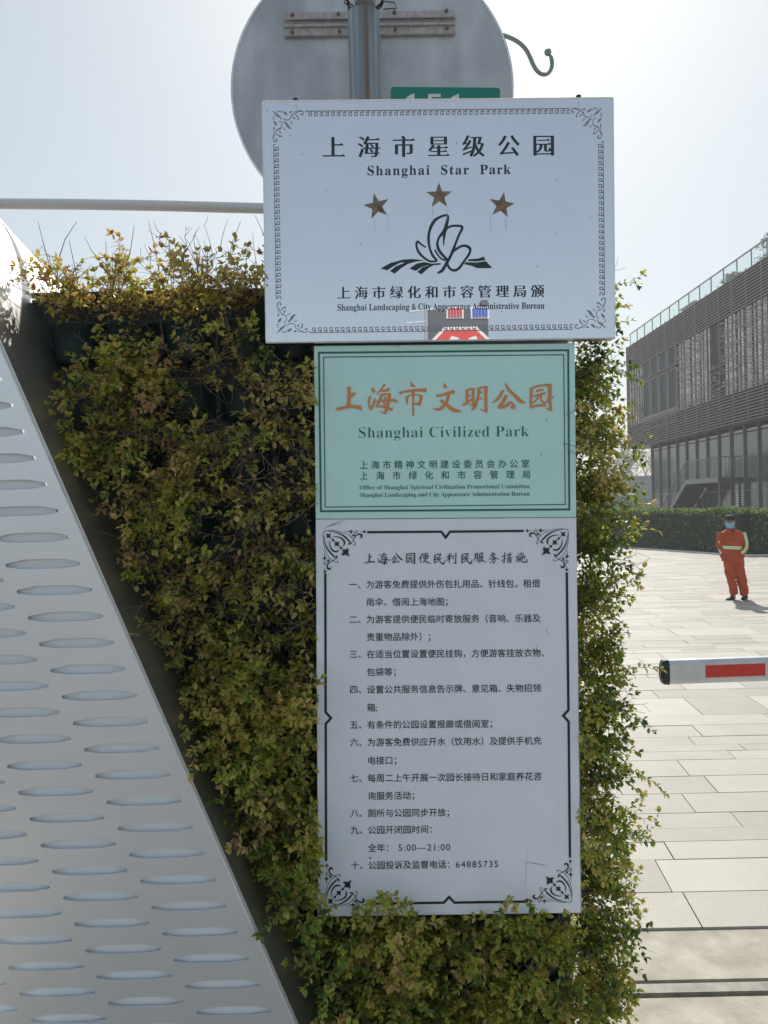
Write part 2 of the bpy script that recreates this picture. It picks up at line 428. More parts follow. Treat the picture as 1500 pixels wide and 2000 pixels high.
def polyline(mb, mapf, pts, w, closed=False):
    """mitred line of even width, sharp corners"""
    p = [Vector(q) for q in pts]; n = len(p); k = len(mb.v)
    for i in range(n):
        a = p[i-1] if (i or closed) else None; b = p[(i+1) % n] if (i < n-1 or closed) else None
        d1 = (p[i] - a).normalized() if a is not None else (b - p[i]).normalized()
        d2 = (b - p[i]).normalized() if b is not None else d1
        n1 = Vector((-d1.y, d1.x)); n2 = Vector((-d2.y, d2.x)); m = (n1 + n2).normalized(); m = m * (w / 2 / max(.4, m.dot(n1)))
        mb.v += [tuple(mapf(*(p[i] + m))), tuple(mapf(*(p[i] - m)))]
    for i in range(n if closed else n - 1):
        j = (i + 1) % n; mb.f.append((k + 2*i, k + 2*i + 1, k + 2*j + 1, k + 2*j))
def polyfill(mb, mapf, pts): fill(mb, [[Vector(q) for q in pts]], mapf)
def disc(mb, mapf, x, y, r, n=12): polyfill(mb, mapf, [(x + r * math.cos(6.2832*i/n), y + r * math.sin(6.2832*i/n)) for i in range(n)])
def star4(mb, mapf, x, y, r, inner=0.3, rot=0):
    polyfill(mb, mapf, [(x + (r if i % 2 == 0 else r*inner) * math.cos(rot + math.pi*i/4), y + (r if i % 2 == 0 else r*inner) * math.sin(rot + math.pi*i/4)) for i in range(8)])
_lift = [0]
def zoomf(ox, oy, sc, Y):
    """pixels of an enlarged crop -> plane point; every shape gets its own hair of lift so flat shapes never share a plane"""
    def nxt():
        _lift[0] = (_lift[0] + 1) % 40; l = 0.0006 + _lift[0] * 0.00004
        return lambda x, y: P(ox + x / sc, oy + y / sc, Y - l)
    return nxt

# ================================================================== GROUND
rng = random.Random(5)
mb = MB(); mb.poly([(-400, -300, -0.09), (400, -300, -0.09), (400, 900, -0.09), (-400, 900, -0.09)])
tag(mb.build('ground', M['ground']), kind='structure')
Y_SL0 = 3.39
# concrete apron with the sliding-gate track
mb = MB(); mb.box((-30, -40, -0.085), (30, -1.205, -0.06)); tag(mb.build('road', M['unseen_road']), kind='structure')  # road added out of view to darken what the metal faces reflect
mb = MB(); mb.box((-6, -1.2, -0.08), (12, 2.925, 0)); mb.box((-6, 3.035, -0.08), (12, 3.38, 0.0))
apron = tag(mb.build('concrete_apron', M['conc']), kind='structure')
track = empty('gate_track', (1.5, 2.98, 0), 'flat steel gate track set in the concrete between two dark grooves', 'gate track')
mb = MB(); mb.box((-6, 2.926, -0.07), (12, 3.034, -0.025)); mb.build('track_bed', M['groove'], track)
mb = MB(); mb.box((-6, 2.952, -0.024), (12, 3.008, 0.003)); mb.build('track_rail', M['rail'], track)
# paving
pav = tag(MB(), None) if False else None
mb = MB(); mb.box((-12, Y_SL0 - .012, -0.085), (60, 60, -0.0125))
paving = tag(mb.build('paving', M['asphalt']), kind='structure')
rows = []; y = Y_SL0; pat = [.31, .34, .21, .17, .22, .31, .31, .33, .19, .15, .21, .31, .30, .61]
i = 0
while y < 34:
    h = pat[i % len(pat)]; rows.append((y, h)); y += h; i += 1
slabs_left = []; far = MB(); cnt = 0
for (y, h) in rows:
    far_row = y > 9.2
    x = -3.0 - rng.random() if not far_row else -6.0 - rng.random()
    xmax = 2.0 + y * 0.62 if not far_row else 34
    if not far_row: x = 0.15 + y * 0.17 - rng.random() * .8
    hh = h
    while x < xmax:
        L = rng.choice([0.62, 0.75, 0.9, 1.2]); gx = 0.0018 + rng.random() * .002; gy = 0.002 + rng.random() * .003
        zt = rng.uniform(-.0015, .0015); sk = 0.10 * h
        pts = [(x + gx, y + gy, -0.012), (x + L - gx, y + gy, -0.012), (x + L - gx + sk, y + h - gy, -0.012), (x + gx + sk, y + h - gy, -0.012)]
        if far_row:
            k0 = len(far.v); far.prism(pts, (0, 0, 0.021 + zt)); far.t += [rng.random() - .5] * (len(far.v) - k0)
        else:
            one = MB(); one.prism(pts, (0, 0, 0.021 + zt)); o = one.build('paving_slab', M['slab'], paving); cnt += 1
        x += L
    if not far_row:   # rest of the row beyond what the photograph shows, joined
        for (xa, xb) in ((-12, 0), (0, 0)):
            pass
# joined slabs beyond and beside the single ones
for (y, h) in rows:
    if y <= 9.2:
        for side in (0, 1):
            x = (-6 - rng.random()) if side == 0 else None
            if side == 0:
                stop = 0.15 + y * 0.17 - .85
                while x + 1.0 < stop:
                    k0 = len(far.v); far.prism([(x + .005, y + .005, -0.012), (x + .995, y + .005, -0.012), (x + .995, y + h - .005, -0.012), (x + .005, y + h - .005, -0.012)], (0, 0, 0.021)); far.t += [rng.random() - .5] * (len(far.v) - k0); x += 1.0
            else:
                x = 3.4 + y * 0.62
                while x < 16:
                    k0 = len(far.v); far.prism([(x + .005, y + .005, -0.012), (x + .995, y + .005, -0.012), (x + .995, y + h - .005, -0.012), (x + .005, y + h - .005, -0.012)], (0, 0, 0.021)); far.t += [rng.random() - .5] * (len(far.v) - k0); x += 1.0
far.build('paving_slab', M['slab'], paving, kind='stuff')

# ================================================================== HELPERS FOR FOLIAGE
def leaf(mb, p, d, up, L, W, tint, fold=0.35, curl=0.25):
    d = d.normalized(); s = d.cross(up)
    if s.length < 1e-4: s = d.orthogonal()
    s.normalize(); n = s.cross(d)
    k = len(mb.v); c = L * curl
    def q(t, w_): return p + d * (L * t) + s * (W * w_) + n * (abs(w_) * W * fold * 2 - c * t * t)
    mb.v += [tuple(q(0, 0)), tuple(q(.2, .34)), tuple(q(.5, .5)), tuple(q(.8, .33)), tuple(q(1, 0)), tuple(q(.8, -.33)), tuple(q(.5, -.5)), tuple(q(.2, -.34)), tuple(q(.5, 0))]
    mb.f += [(k + i, k + (i + 1) % 8, k + 8) for i in range(8)]
    mb.t += [tint] * 9

def rvec(rg):
    while True:
        v = Vector((rg.uniform(-1, 1), rg.uniform(-1, 1), rg.uniform(-1, 1)))
        if .05 < v.length < 1: return v.normalized()

def shrub(name, base, out, seed, n_stem, length, leafiness, tint, label, group, allow, up=0.5, droop=1.2, spread=.9, leaf_len=.0155, bare=0.15, rag=(.5, 1.2)):
    rg = random.Random(seed)
    root = empty(name, base, label, 'shrub', group)
    st = MB(); lv = MB()
    def put(p, d, tn):
        if rg.random() > leafiness: return
        L = leaf_len * rg.uniform(.6, 1.2)
        if allow(p, rg): leaf(lv, p, d, Vector((0, 0, 1)) + rvec(rg) * .5, L, L * rg.uniform(.52, .68), min(1, max(0, tn + rg.gauss(0, .13))), rg.uniform(.05, .25), rg.uniform(0, .28))
    def twig(p, d, L, r, lvl, tn, isbare):
        step = .0115 if lvl else .013; n = max(3, int(L / step)); pts = [p.copy()]; d = d.copy(); q = p.copy()
        side = d.orthogonal().normalized()
        ang = rg.uniform(0, 6.28)
        for i in range(n):
            d = (d + rvec(rg) * .16 + Vector((0, 0, -droop * .03 if lvl == 0 else .03))).normalized()
            q = q + d * step; pts.append(q.copy()); ang += 1.57
            s1 = (Matrix.Rotation(ang, 3, d) @ d.orthogonal()).normalized()
            if lvl < 2 and i > 1 and rg.random() < (.55 if lvl == 0 else .22):
                twig(q, (d * .6 + s1 * .8 + out * .25).normalized(), L * rg.uniform(.28, .5), r * .6, lvl + 1, tn + rg.gauss(0, .09), isbare or rg.random() < bare)
            if not isbare and (lvl > 0 or i > n * .3):
                put(q, d * .55 + s1, tn); put(q, d * .55 - s1, tn)
        if not isbare:
            for k in range(4): put(q, d + rvec(rg) * .7, tn + .1)
        if allow(q, rg) or lvl == 0:
            pp = [x for x in pts[::2]]; 
            if pp[-1] != pts[-1]: pp.append(pts[-1])
            ok = [x for x in pp if allow(x, rg)]
            if len(ok) > 1: st.tube(ok, [r * (1 - .7 * i / len(ok)) for i in range(len(ok))], 3, False)
    for s in range(n_stem):
        side = Vector((-out.y, out.x, 0))
        d = (out * rg.uniform(.35, 1.0) + side * rg.uniform(-spread, spread) + Vector((0, 0, up + rg.uniform(-.45, .5)))).normalized()
        p0 = Vector(base) + side * rg.uniform(-.04, .04) + out * rg.uniform(-.02, .03)
        twig(p0, d, length * rg.uniform(*rag), .0016, 0, tint + rg.gauss(0, .11), rg.random() < bare)
    if lv.v: lv.build('foliage', M['leaf'], root, kind='stuff')
    if st.v: st.build('stem', M['stem'], root, kind='stuff')
    return root

def leaf_cloud(mb, c, rad, n, L, rg, tint0=.4, sh=0.75):
    for i in range(n):
        v = rvec(rg) * (rg.random() ** .4); p = Vector(c) + Vector((v.x * rad[0], v.y * rad[1], v.z * rad[2]))
        leaf(mb, p, rvec(rg), rvec(rg), L * rg.uniform(.6, 1.3), L * rg.uniform(.4, .7), min(1, max(0, tint0 + rg.gauss(0, .2))))

# ================================================================== BUILDING ON THE RIGHT
BX = 17.0
def buildY(px): return None
bld = empty('park_building', (BX, 40, 0), 'two storey building with grey brown slatted upper floor over a glass ground floor', 'building')
Y0, Y1 = 24.0, 53.2
ZS, ZT = 5.55, 12.6
mod = 1.46
ys = []
y = Y1
while y > Y0 - .1: ys.append(y); y -= mod
# body: roof slab, soffit, inner walls
mb = MB(); mb.box((BX + .35, Y0, ZT - .45), (BX + 14, Y1 - .2, ZT - .15)); mb.build('roof', M['lt_frame'], bld)
mb = MB(); mb.box((BX + .32, Y0, ZS + .05), (BX + 14, Y1 - .2, ZS + .35)); mb.build('soffit', M['lt_frame'], bld)
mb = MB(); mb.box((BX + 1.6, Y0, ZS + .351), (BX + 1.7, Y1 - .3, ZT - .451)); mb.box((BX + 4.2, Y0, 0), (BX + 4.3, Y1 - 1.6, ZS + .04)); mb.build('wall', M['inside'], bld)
mb = MB(); mb.box((BX + .45, Y0, ZS + .36), (BX + .5, Y1 - .25, ZS + 1.9)); mb.build('wall', M['cream'], bld)
# upper glazing band with pale strips behind the lattice
rg = random.Random(11)
ub = MB(); gl_n = 0
WIN = lambda yy: 44.6 < yy < 50.6     # open window bays
DARKW = lambda yy: 37.9 < yy < 39.4
for i in range(len(ys) - 1):
    ya, yb = ys[i+1], ys[i]; ym = (ya + yb) / 2
    z0, z1 = ZS + 1.75, ZT - 1.75
    if WIN(ym):
        for (za, zb) in ((z0, z0 + 2.35), (z0 + 2.5, z1 + .1)):
            f = MB(); f.box((BX + .10, ya + .03, za), (BX + .16, ya + .10, zb)); f.box((BX + .10, yb - .10, za), (BX + .16, yb - .03, zb))
            f.box((BX + .10, ya + .1, za), (BX + .16, yb - .1, za + .07)); f.box((BX + .10, ya + .1, zb - .07), (BX + .16, yb - .1, zb))
            fo = f.build('window', M['lt_frame'], bld)
            g = MB(); g.box((BX + .12, ya + .101, za + .071), (BX + .135, yb - .101, zb - .071)); g.build('pane', M['window_glass'], fo)
        # pale grid below the open windows
        g = MB(); g.box((BX + .16, ya + .05, ZS + .9), (BX + .18, yb - .05, z0)); g.build('pale_panel', M['cream'], bld)
    else:
        # pale strips and dark glass between them
        yy = ya + .04; k = 0
        while yy < yb - .1:
            ww = rg.choice([.16, .22, .3]); 
            nm, mt = (('pale_panel', M['cream']) if k % 2 == 0 else ('window_pane', M['window_glass']))
            if DARKW(ym): nm, mt = 'window_pane', M['window_glass']
            g = MB(); g.box((BX + .16, yy, z0 - .3 + rg.random()*.2), (BX + .18, min(yy + ww, yb - .02), z1 + .25)); g.build(nm, mt, bld)
            yy += ww + .012; k += 1
# slats: full runs at the top and bottom bands
sl = 0
zrows_bot = [ZS + .02 + .145 * k for k in range(11)]
zrows_top = [ZT - .10 - .145 * k for k in range(12)]
for z in zrows_bot + zrows_top:
    for (ya, yb) in [(Y0, 34.0), (34.002, 43.0), (43.002, Y1)]:
        s = MB(); s.prism([(BX, ya, z), (BX + .03, ya, z - .005), (BX + .09, ya, z + .055), (BX + .085, ya, z + .075), (BX, ya, z + .045)], (0, yb - ya, 0)); s.build('slat', M['cladding'], bld)
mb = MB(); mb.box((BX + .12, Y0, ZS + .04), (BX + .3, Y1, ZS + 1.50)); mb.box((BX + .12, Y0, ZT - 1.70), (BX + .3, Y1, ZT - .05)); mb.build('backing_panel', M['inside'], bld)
# woven middle band
wv = MB()
zmid0, zmid1 = ZS + 1.62, ZT - 1.85
nrow = int((zmid1 - zmid0) / .145)
for i in range(len(ys) - 1):
    ya, yb = ys[i+1] + .03, ys[i] - .03; ym = (ya + yb) / 2
    cols = 6; cw = (yb - ya) / cols
    for r in range(nrow + 1):
        z = zmid0 + r * .145
        if WIN(ym):
            if z < ZS + 1.75 + .0 or abs(z - (ZS + 4.17)) < .1: wv.box((BX + .01, ya, z), (BX + .05, yb, z + .045))
            continue
        if DARKW(ym) and 1.6 < z - zmid0 < 3.9: continue
        # continuous slat on most rows
        full = (r % 4 == 0) or r < 2 or (rg.random() < .22)
        if full: wv.box((BX + .01, ya, z), (BX + .05, yb, z + .04))
        for c in range(cols):
            if rg.random() < (.27 if (r + c) % 2 else .08):
                wv.box((BX + .02, ya + c * cw + .005, z + .041), (BX + .045, ya + (c+1) * cw - .005, z + .144 if not full else z + .1))
            elif not full and rg.random() < .35:
                wv.box((BX + .012, ya + c * cw, z), (BX + .05, ya + (c+1) * cw, z + .04))
wv.build('slat_lattice', M['cladding'], bld, kind='stuff')
pg = MB()
for i in range(len(ys) - 1):
    ya, yb = ys[i+1] + .03, ys[i] - .03; ym = (ya + yb) / 2
    if WIN(ym):
        for k in range(1, 3): pg.box((BX + .10, ya + (yb-ya) * k / 3 - .015, ZS + .9), (BX + .14, ya + (yb-ya) * k / 3 + .015, ZS + 1.75))
        for k in range(4): pg.box((BX + .10, ya, ZS + 1.0 + .2 * k), (BX + .14, yb, ZS + 1.03 + .2 * k))
pg.build('window_grille', M['lt_frame'], bld)
for y in ys:
    mu = MB(); mu.box((BX - .025, y - .022, ZS - .05), (BX - .001, y + .022, ZT + .03)); mu.build('mullion', M['cladding'], bld)
# end wall (far) and soffit edge
mb = MB(); mb.box((BX, Y1 + .03, ZS), (BX + 14, Y1 + .12, ZT)); mb.build('wall', M['cladding'], bld)
# ground floor curtain wall, set back 1 m
GX = BX + 1.0
gy = []; y = 51.3
while y > Y0: gy.append(y); y -= mod
for i, y in enumerate(gy):
    mu = MB(); mu.box((GX - .10, y - .035, 0), (GX + .05, y + .035, ZS + .04)); mu.build('mullion', M['lt_frame'], bld)
for z in (1.1, 2.35):
    mu = MB(); mu.box((GX - .03, gy[-1], z - .03), (GX + .045, gy[0], z + .03)); mu.build('transom', M['lt_frame'], bld)
for i in range(len(gy) - 1):
    for (za, zb) in ((0.05, 1.07), (1.13, 2.32), (2.38, 5.2)):
        g = MB(); g.box((GX, gy[i+1] + .036, za), (GX + .02, gy[i] - .036, zb)); g.build('pane', M['curtain_glass'], bld)
    g = MB(); g.box((GX + .06, gy[i+1] + .08, 5.27), (GX + .08, gy[i] - .08, 5.40)); g.build('clerestory_light', M['white'], bld)
mb = MB(); mb.box((GX, 51.33, 0), (GX + 12, 51.4, ZS + .04)); mb.build('pane', M['curtain_glass'], bld)
# vent louvre and door beneath
lv_y = 38.2
v = MB()
for k in range(12): v.box((GX - .045, lv_y, 1.35 + k * .09), (GX - .005, lv_y + .95, 1.40 + k * .09))
v.build('vent_louvre', M['cream'], bld)
v = MB(); v.box((GX - .05, lv_y - .1, 0), (GX - .012, lv_y + .95, 1.25)); v.build('door', M['lt_frame'], bld)
# glass roof rail
rl = empty('roof_railing', (BX + .25, 40, ZT), 'pale green glass railing along the roof edge of the slatted building', 'railing')
for i in range(len(ys)):
    y = ys[i]
    s = MB(); s.box((BX + .25, y - .018, ZT - .14), (BX + .30, y + .018, ZT + .86)); s.build('post', M['lt_frame'], rl)
    if i < len(ys) - 1:
        s = MB(); s.box((BX + .27, ys[i+1] + .03, ZT + .02), (BX + .282, ys[i] - .03, ZT + .82)); s.build('glass_panel', M['rail_glass'], rl)
s = MB(); s.box((BX + .23, Y0, ZT + .861), (BX + .31, Y1, ZT + .90)); s.build('handrail', M['lt_frame'], rl)
# stair
st = empty('metal_staircase', (BX + .2, 42, 0), 'grey metal staircase with barred railing climbing to a landing by the glass wall', 'staircase')
SX0, SX1 = BX - .35, BX + .85
LZ = 3.0; yL0, yL1, yB = 38.2, 42.3, 46.9
mb = MB(); mb.box((SX0 + .05, yL0, LZ - .16), (SX1, yL1, LZ)); mb.build('landing', M['dark_frame'], st)
for x in (SX0, SX1 - .04):
    mb = MB(); mb.prism([(x, yL1, LZ + .05), (x, yL1, LZ - .22), (x, yB, -.1), (x, yB + .35, 0.0)], (.05, 0, 0)); mb.prism([(x, yL0, LZ + .02), (x, yL1, LZ + .05), (x, yL1, LZ - .22), (x, yL0, LZ - .22)], (.05, 0, 0))
    mb.build('stringer', M['lt_frame'], st)
nst = 18
for k in range(nst):
    t = k / nst; z = LZ * (1 - t) - .08; y = yL1 + (yB - yL1) * t
    mb = MB(); mb.box((SX0 + .055, y, z - .17), (SX1 - .045, y + (yB - yL1)/nst + .02, z)); mb.build('step', M['inside'], st)
mb = MB(); mb.prism([(SX0 + .06, yL1, LZ - .2), (SX0 + .06, yL1, LZ - .27), (SX0 + .06, yB, -.16), (SX0 + .06, yB, -.08)], (1.08, 0, 0)); mb.build('soffit_plate', M['dark_frame'], st)
y = yL0; 
mb = MB(); mb.tube([(SX0 + .02, yL0, LZ + 1.05), (SX0 + .02, yL1, LZ + 1.05), (SX0 + .02, yB, 1.05)], .025, 6); mb.tube([(SX0 + .02, yL0, LZ + 1.05), (SX1, yL0, LZ + 1.05)], .025, 6); mb.build('handrail', M['lt_frame'], st)
nb = 0
while y < yB:
    z = LZ if y < yL1 else LZ * (1 - (y - yL1) / (yB - yL1))
    mb = MB(); r = .03 if (abs(y - yL1) < .08 or nb == 0) else .011
    mb.box((SX0 + .02 - r, y - r, z), (SX0 + .02 + r, y + r, z + 1.04)); mb.build('baluster', M['lt_frame'], st); y += .16; nb += 1
for k in range(1, 7):
    mb = MB(); x = SX0 + .02 + k * .17; mb.box((x - .011, yL0 - .011, LZ), (x + .011, yL0 + .011, LZ + 1.04)); mb.build('baluster', M['lt_frame'], st)
for (x, y) in ((SX1 - .1, yL0 + .1), (SX0 + .15, yL0 + .1)):
    mb = MB(); mb.box((x - .05, y - .05, 0), (x + .05, y + .05, LZ - .161)); mb.build('support_post', M['dark_frame'], st)
# things on the roof terrace behind the glass
rb = empty('roof_cabin', (BX + 3, 47, ZT), 'pale grey box shaped cabin standing on the roof behind the glass railing', 'roof cabin')
mb = MB(); mb.box((BX + 1.6, 45.4, ZT - .149), (BX + 4, 47.4, ZT + 1.0)); mb.build('body', M['court'], rb)
mb = MB(); mb.box((BX + 1.5, 45.3, ZT + 1.001), (BX + 4.1, 47.5, ZT + 1.08)); mb.build('roof', M['lt_frame'], rb)

# ================================================================== HEDGE IN FRONT OF THE BUILDING
def hedge(name, path, h, wd, n, label, seed):
    rg = random.Random(seed); root = empty(name, (*path[0], 0), label, 'hedge')
    core = MB()
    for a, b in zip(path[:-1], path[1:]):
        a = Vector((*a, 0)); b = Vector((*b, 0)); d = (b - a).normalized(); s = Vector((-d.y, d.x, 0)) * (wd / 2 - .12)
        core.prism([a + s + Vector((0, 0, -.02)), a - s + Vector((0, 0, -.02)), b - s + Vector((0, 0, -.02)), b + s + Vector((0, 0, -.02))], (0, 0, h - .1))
    core.build('hedge_core', M['core_shade'], root)
    lv = MB()
    tot = sum((Vector(b) - Vector(a)).length for a, b in zip(path[:-1], path[1:]))
    for a, b in zip(path[:-1], path[1:]):
        a = Vector((*a, 0)); b = Vector((*b, 0)); L = (b - a).length; d = (b - a) / L; s = Vector((-d.y, d.x, 0))
        for i in range(int(n * L / tot)):
            u = rg.random() * L; r = rg.random()
            lump = .09 * noise.noise(Vector((u * 1.3, a.x, 2.1))) + .05 * noise.noise(Vector((u * 4, 3, 1)))
            if r < .65:
                z = rg.random() * h; p = a + d * u + s * ((wd / 2 + lump - .04 * rg.random()) * (1 if rg.random() < .88 else -1)) + Vector((0, 0, z)); nn = s
                sc = noise.noise(Vector((u * 1.1, z * 2, 5)))
            else:
                p = a + d * u + s * rg.uniform(-wd / 2, wd / 2) + Vector((0, 0, h + lump + rg.gauss(0, .03))); nn = Vector((0, 0, 1)); sc = .3
            LL = .105 * rg.uniform(.5, 1.3)
            leaf(lv, p, rvec(rg) + nn * .5, nn, LL, LL * .6, min(1, max(0, .40 + .6 * sc + rg.gauss(0, .28))))
    lv.build('foliage', M['hedge_leaf'], root, kind='stuff')
M['core_shade'] = mat('hedge_core_shade', (0.012, 0.022, 0.009), .9, 0, .5, 8)  # solid hedge core; shade between the leaves is painted in as near-black
hedge('clipped_hedge', [(4.0, 52), (9.0, 36.5), (11.6, 29.6), (12.6, 26.6), (20, 25.4)], 1.5, .9, 42000, 'long clipped dark green hedge running in front of the glass building', 3)
# pale kerb strip along its foot
mb = MB()
pth = [(8.2, 36.2), (10.9, 29.2), (12.0, 25.9), (20, 24.6)]
for a, b in zip(pth[:-1], pth[1:]):
    a = Vector((*a, -.02)); b = Vector((*b, -.02)); d = (b - a).normalized(); s = Vector((-d.y, d.x, 0)) * .07
    mb.prism([a + s, a - s, b - s, b + s], (0, 0, .055))
tag(mb.build('kerb', M['cream']), kind='structure')

# ================================================================== FAR: COURT FENCE, TREES
def bare_tree(name, base, h, seed, label, group=None, lvl=4, r0=None, m=None, spread=.55, leaves=0, vis_dir=None):
    rg = random.Random(seed); root = empty(name, base, label, 'tree', group)
    tk = MB(); cr = MB(); lf = MB()
    def br(p, d, L, r, lv, tgt):
        pts = [p.copy()]; q = p.copy(); dd = d.copy()
        n = 4
        for i in range(n):
            dd = (dd + rvec(rg) * .13 + Vector((0, 0, .04))).normalized(); q = q + dd * L / n; pts.append(q.copy())
            if lv > 0 and i > 0:
                for _ in range(2 if lv < 4 else 1):
                    s = (Matrix.Rotation(rg.uniform(0, 6.28), 3, dd) @ dd.orthogonal()).normalized()
                    br(q, (dd * .8 + s * rg.uniform(.4, .9) * spread * 1.6).normalized(), L * rg.uniform(.5, .75), r * .5, lv - 1, cr)
        tgt.tube(pts, [r * (1 - .12 * i) for i in range(len(pts))], 5 if lv >= 3 else 3, False)
        if leaves and lv <= 1:
            leaf_cloud(lf, q, (h*.06,)*3, leaves, h * .03, rg, .5)
    b = Vector(base)
    br(b, Vector((0, 0, 1)), h * .45, r0 or h * .018, lvl, tk)
    tk.build('trunk', M['bark'], root); cr.build('branches' if not leaves else 'crown', M['bark'], root, kind='stuff')
    if lf.v: lf.build('foliage', M['tree_leaf'], root, kind='stuff')
    return root
def crown_tree(name, base, h, rad, seed, label, group=None, n=1600, L=.22):
    rg = random.Random(seed); root = empty(name, base, label, 'tree', group)
    t = MB(); b = Vector(base); t.tube([b, b + Vector((.05, 0, h * .4)), b + Vector((0, .1, h * .75))], [h * .022, h * .016, h * .008], 6)
    for k in range(5):
        a = rg.uniform(0, 6.28); t.tube([b + Vector((0, 0, h * (.3 + .08 * k))), b + Vector((math.cos(a) * rad * .6, math.sin(a) * rad * .6, h * (.5 + .08 * k)))], [h * .009, h * .003], 4)
    t.build('trunk', M['bark'], root); c = MB()
    for k in range(14):
        v = rvec(rg); cc = b + Vector((v.x * rad * .65, v.y * rad * .65, h * .62 + v.z * h * .28)); leaf_cloud(c, cc, (rad * .42, rad * .42, h * .14), n // 14, L, rg, .3 + .3 * (v.z > 0))
    c.build('crown', M['tree_leaf'], root, kind='stuff'); return root
fence = empty('court_fence', (20, 78, 0), 'tall wire court fence with green windscreen beyond the hedge, left of the building', 'fence')
for k in range(9):
    mb = MB(); mb.tube([(12 + k * 2.6, 78, 0), (12 + k * 2.6, 78, 4.2)], .05, 6); mb.build('post', M['dark_frame'], fence)
for z in (2.1, 4.2):
    mb = MB(); mb.tube([(12, 78, z), (33, 78, z)], .035, 5); mb.build('rail', M['dark_frame'], fence)
mb = MB(); mb.box((12, 78.06, .2), (33, 78.08, 2.0)); mb.build('windscreen', M['teal_mesh'], fence)
wl = MB(); wl.box((5, 92, 0), (60, 92.4, 5.0)); tag(wl.build('boundary_wall', M['court']), 'long low grey wall far behind the court fence', 'wall')
for k, (x, y, h) in enumerate([(48.3, 150, 14), (52, 153, 15), (55.6, 149, 13), (59, 154, 14.5)]):
    bare_tree('bare_tree', (x, y, 0), h, 40 + k, 'bare winter tree, %s of the row beyond the court fence' % ['first from the left', 'second from the left', 'third from the left', 'fourth from the left'][k], 'bare trees beyond the court', lvl=4, spread=.4)
for k, (x, y, h, rad, lb) in enumerate([(45.8, 150, 11.5, 5.0, 'dense dark rounded tree beyond the court fence, beside the shrub edge'), (-14, 95, 9, 4.5, 'broad green tree far off to the left behind the planted wall'), (2, 98, 8, 4, 'broad green tree far behind the planted wall, near its middle'), (14, 100, 8.5, 4, 'broad green tree left of the dark rounded tree'), (47, 103, 9, 4.5, 'broad green tree far to the right behind the building')]):
    crown_tree('leafy_tree', (x, y, 0), h, rad, 70 + k, lb, n=1500, L=.45)
for k, (y, lb) in enumerate([(36.3, 'nearer potted tree on the roof terrace behind the glass railing'), (39.6, 'smaller potted tree on the roof terrace beside the pale cabin')]):
    crown_tree('roof_tree', (BX + 1.6 - .3*k, y, ZT - .15), 1.9 - .7 * k, .9 - .25 * k, 90 + k, lb, n=900, L=.11)
bare_tree('bare_tree', (12.9, 19.2, 0), 9.5, 57, 'bare tree at the right edge whose thin twigs reach over the slatted wall', lvl=4, spread=.75, r0=.10)

# ================================================================== WHITE PERFORATED FIN ON THE LEFT
FY = 1.62
fin = empty('white_fin', (-.6, 1.7, 0), 'tall white slotted metal fin with a slanting edge beside the planted wall', 'gate fin')
def fin_px(y): return 0.4356 * (y - 680)
def fin_edge(z, Y=FY):
    """X of the slanting edge at height z"""
    lo, hi = -2500.0, 5000.0
    for _ in range(40):
        m_ = (lo + hi) / 2
        if P(fin_px(m_), m_, FY).z > z: lo = m_
        else: hi = m_
    return P(fin_px(lo), lo, FY).x
def slot_outline():
    pts = []
    for (x, y) in [(-74, 1.5), (-72, -1.8), (-50, -6.4), (-38, -9.0), (0, -9.8), (38, -9.2), (50, -7.0), (72, -2.2), (74, 1.2), (72, 4.2), (50, 8.0), (38, 9.4), (0, 9.9), (-38, 9.6), (-50, 8.4), (-72, 4.8)]: pts.append((x, y))
    return pts
slots = []
for c in range(0, 5):
    for k in range(-14, 26):
        cx = 85 + 21.9 * k - 150.5 * c; cy = 1101 + 51.35 * k + 33 * c
        if cy > 2500 or cx < -330 or cy < 330: continue
        # right end must stay inside the edge
        if cx + 86 > fin_px(cy) - 8: continue
        slots.append((cx, cy))
cu = bpy.data.curves.new('fin_outline', 'CURVE'); cu.dimensions = '2D'; cu.fill_mode = 'BOTH'; cu.extrude = 0.0025
def addspl(pts):
    s = cu.splines.new('POLY'); s.points.add(len(pts) - 1); s.use_cyclic_u = True
    for i, (x, z) in enumerate(pts): s.points[i].co = (x, z, 0, 1)
left_x = -1.35
top_z = 2.84
outline = [(left_x, 0.0), (fin_edge(0.0), 0.0)] + [(fin_edge(z), z) for z in (0.7, 1.5, 2.2, top_z)] + [(left_x, top_z)]
addspl(outline)
rot = R(-1.3)
for (cx, cy) in slots:
    q = []
    for (x, y) in slot_outline():
        xx = x * math.cos(rot) - y * math.sin(rot); yy = x * math.sin(rot) + y * math.cos(rot)
        p = P(cx + xx, cy + yy, FY); q.append((p.x, p.z))
    if min(a[0] for a in q) < left_x + .01 or min(a[1] for a in q) < .02 or max(a[1] for a in q) > top_z - .01: continue
    addspl(q)
tmp = bpy.data.objects.new('tmp', cu); col.objects.link(tmp)
dg = bpy.context.evaluated_depsgraph_get(); dg.update()
me = bpy.data.meshes.new_from_object(tmp.evaluated_get(dg)); bpy.data.objects.remove(tmp)
me.transform(Matrix(((1, 0, 0, 0), (0, 0, 1, FY), (0, 1, 0, 0), (0, 0, 0, 1))))
me.name = 'face_plate'; me.materials.clear(); me.materials.append(M['fin_metal'])
fp = bpy.data.objects.new('face_plate', me); col.objects.link(fp); fp.parent = fin; fp.matrix_parent_inverse = Matrix.Translation(-Vector(fin.location))
# translucent board behind the slots
mb = MB(); mb.prism([(left_x + .01, FY + .0085, 0.01), (fin_edge(0.01) - .035, FY + .0085, .01), (fin_edge(top_z - .02) - .035, FY + .0085, top_z - .02), (left_x + .01, FY + .0085, top_z - .02)], (0, .006, 0))
mb.build('back_board', M['translucent'], fin)
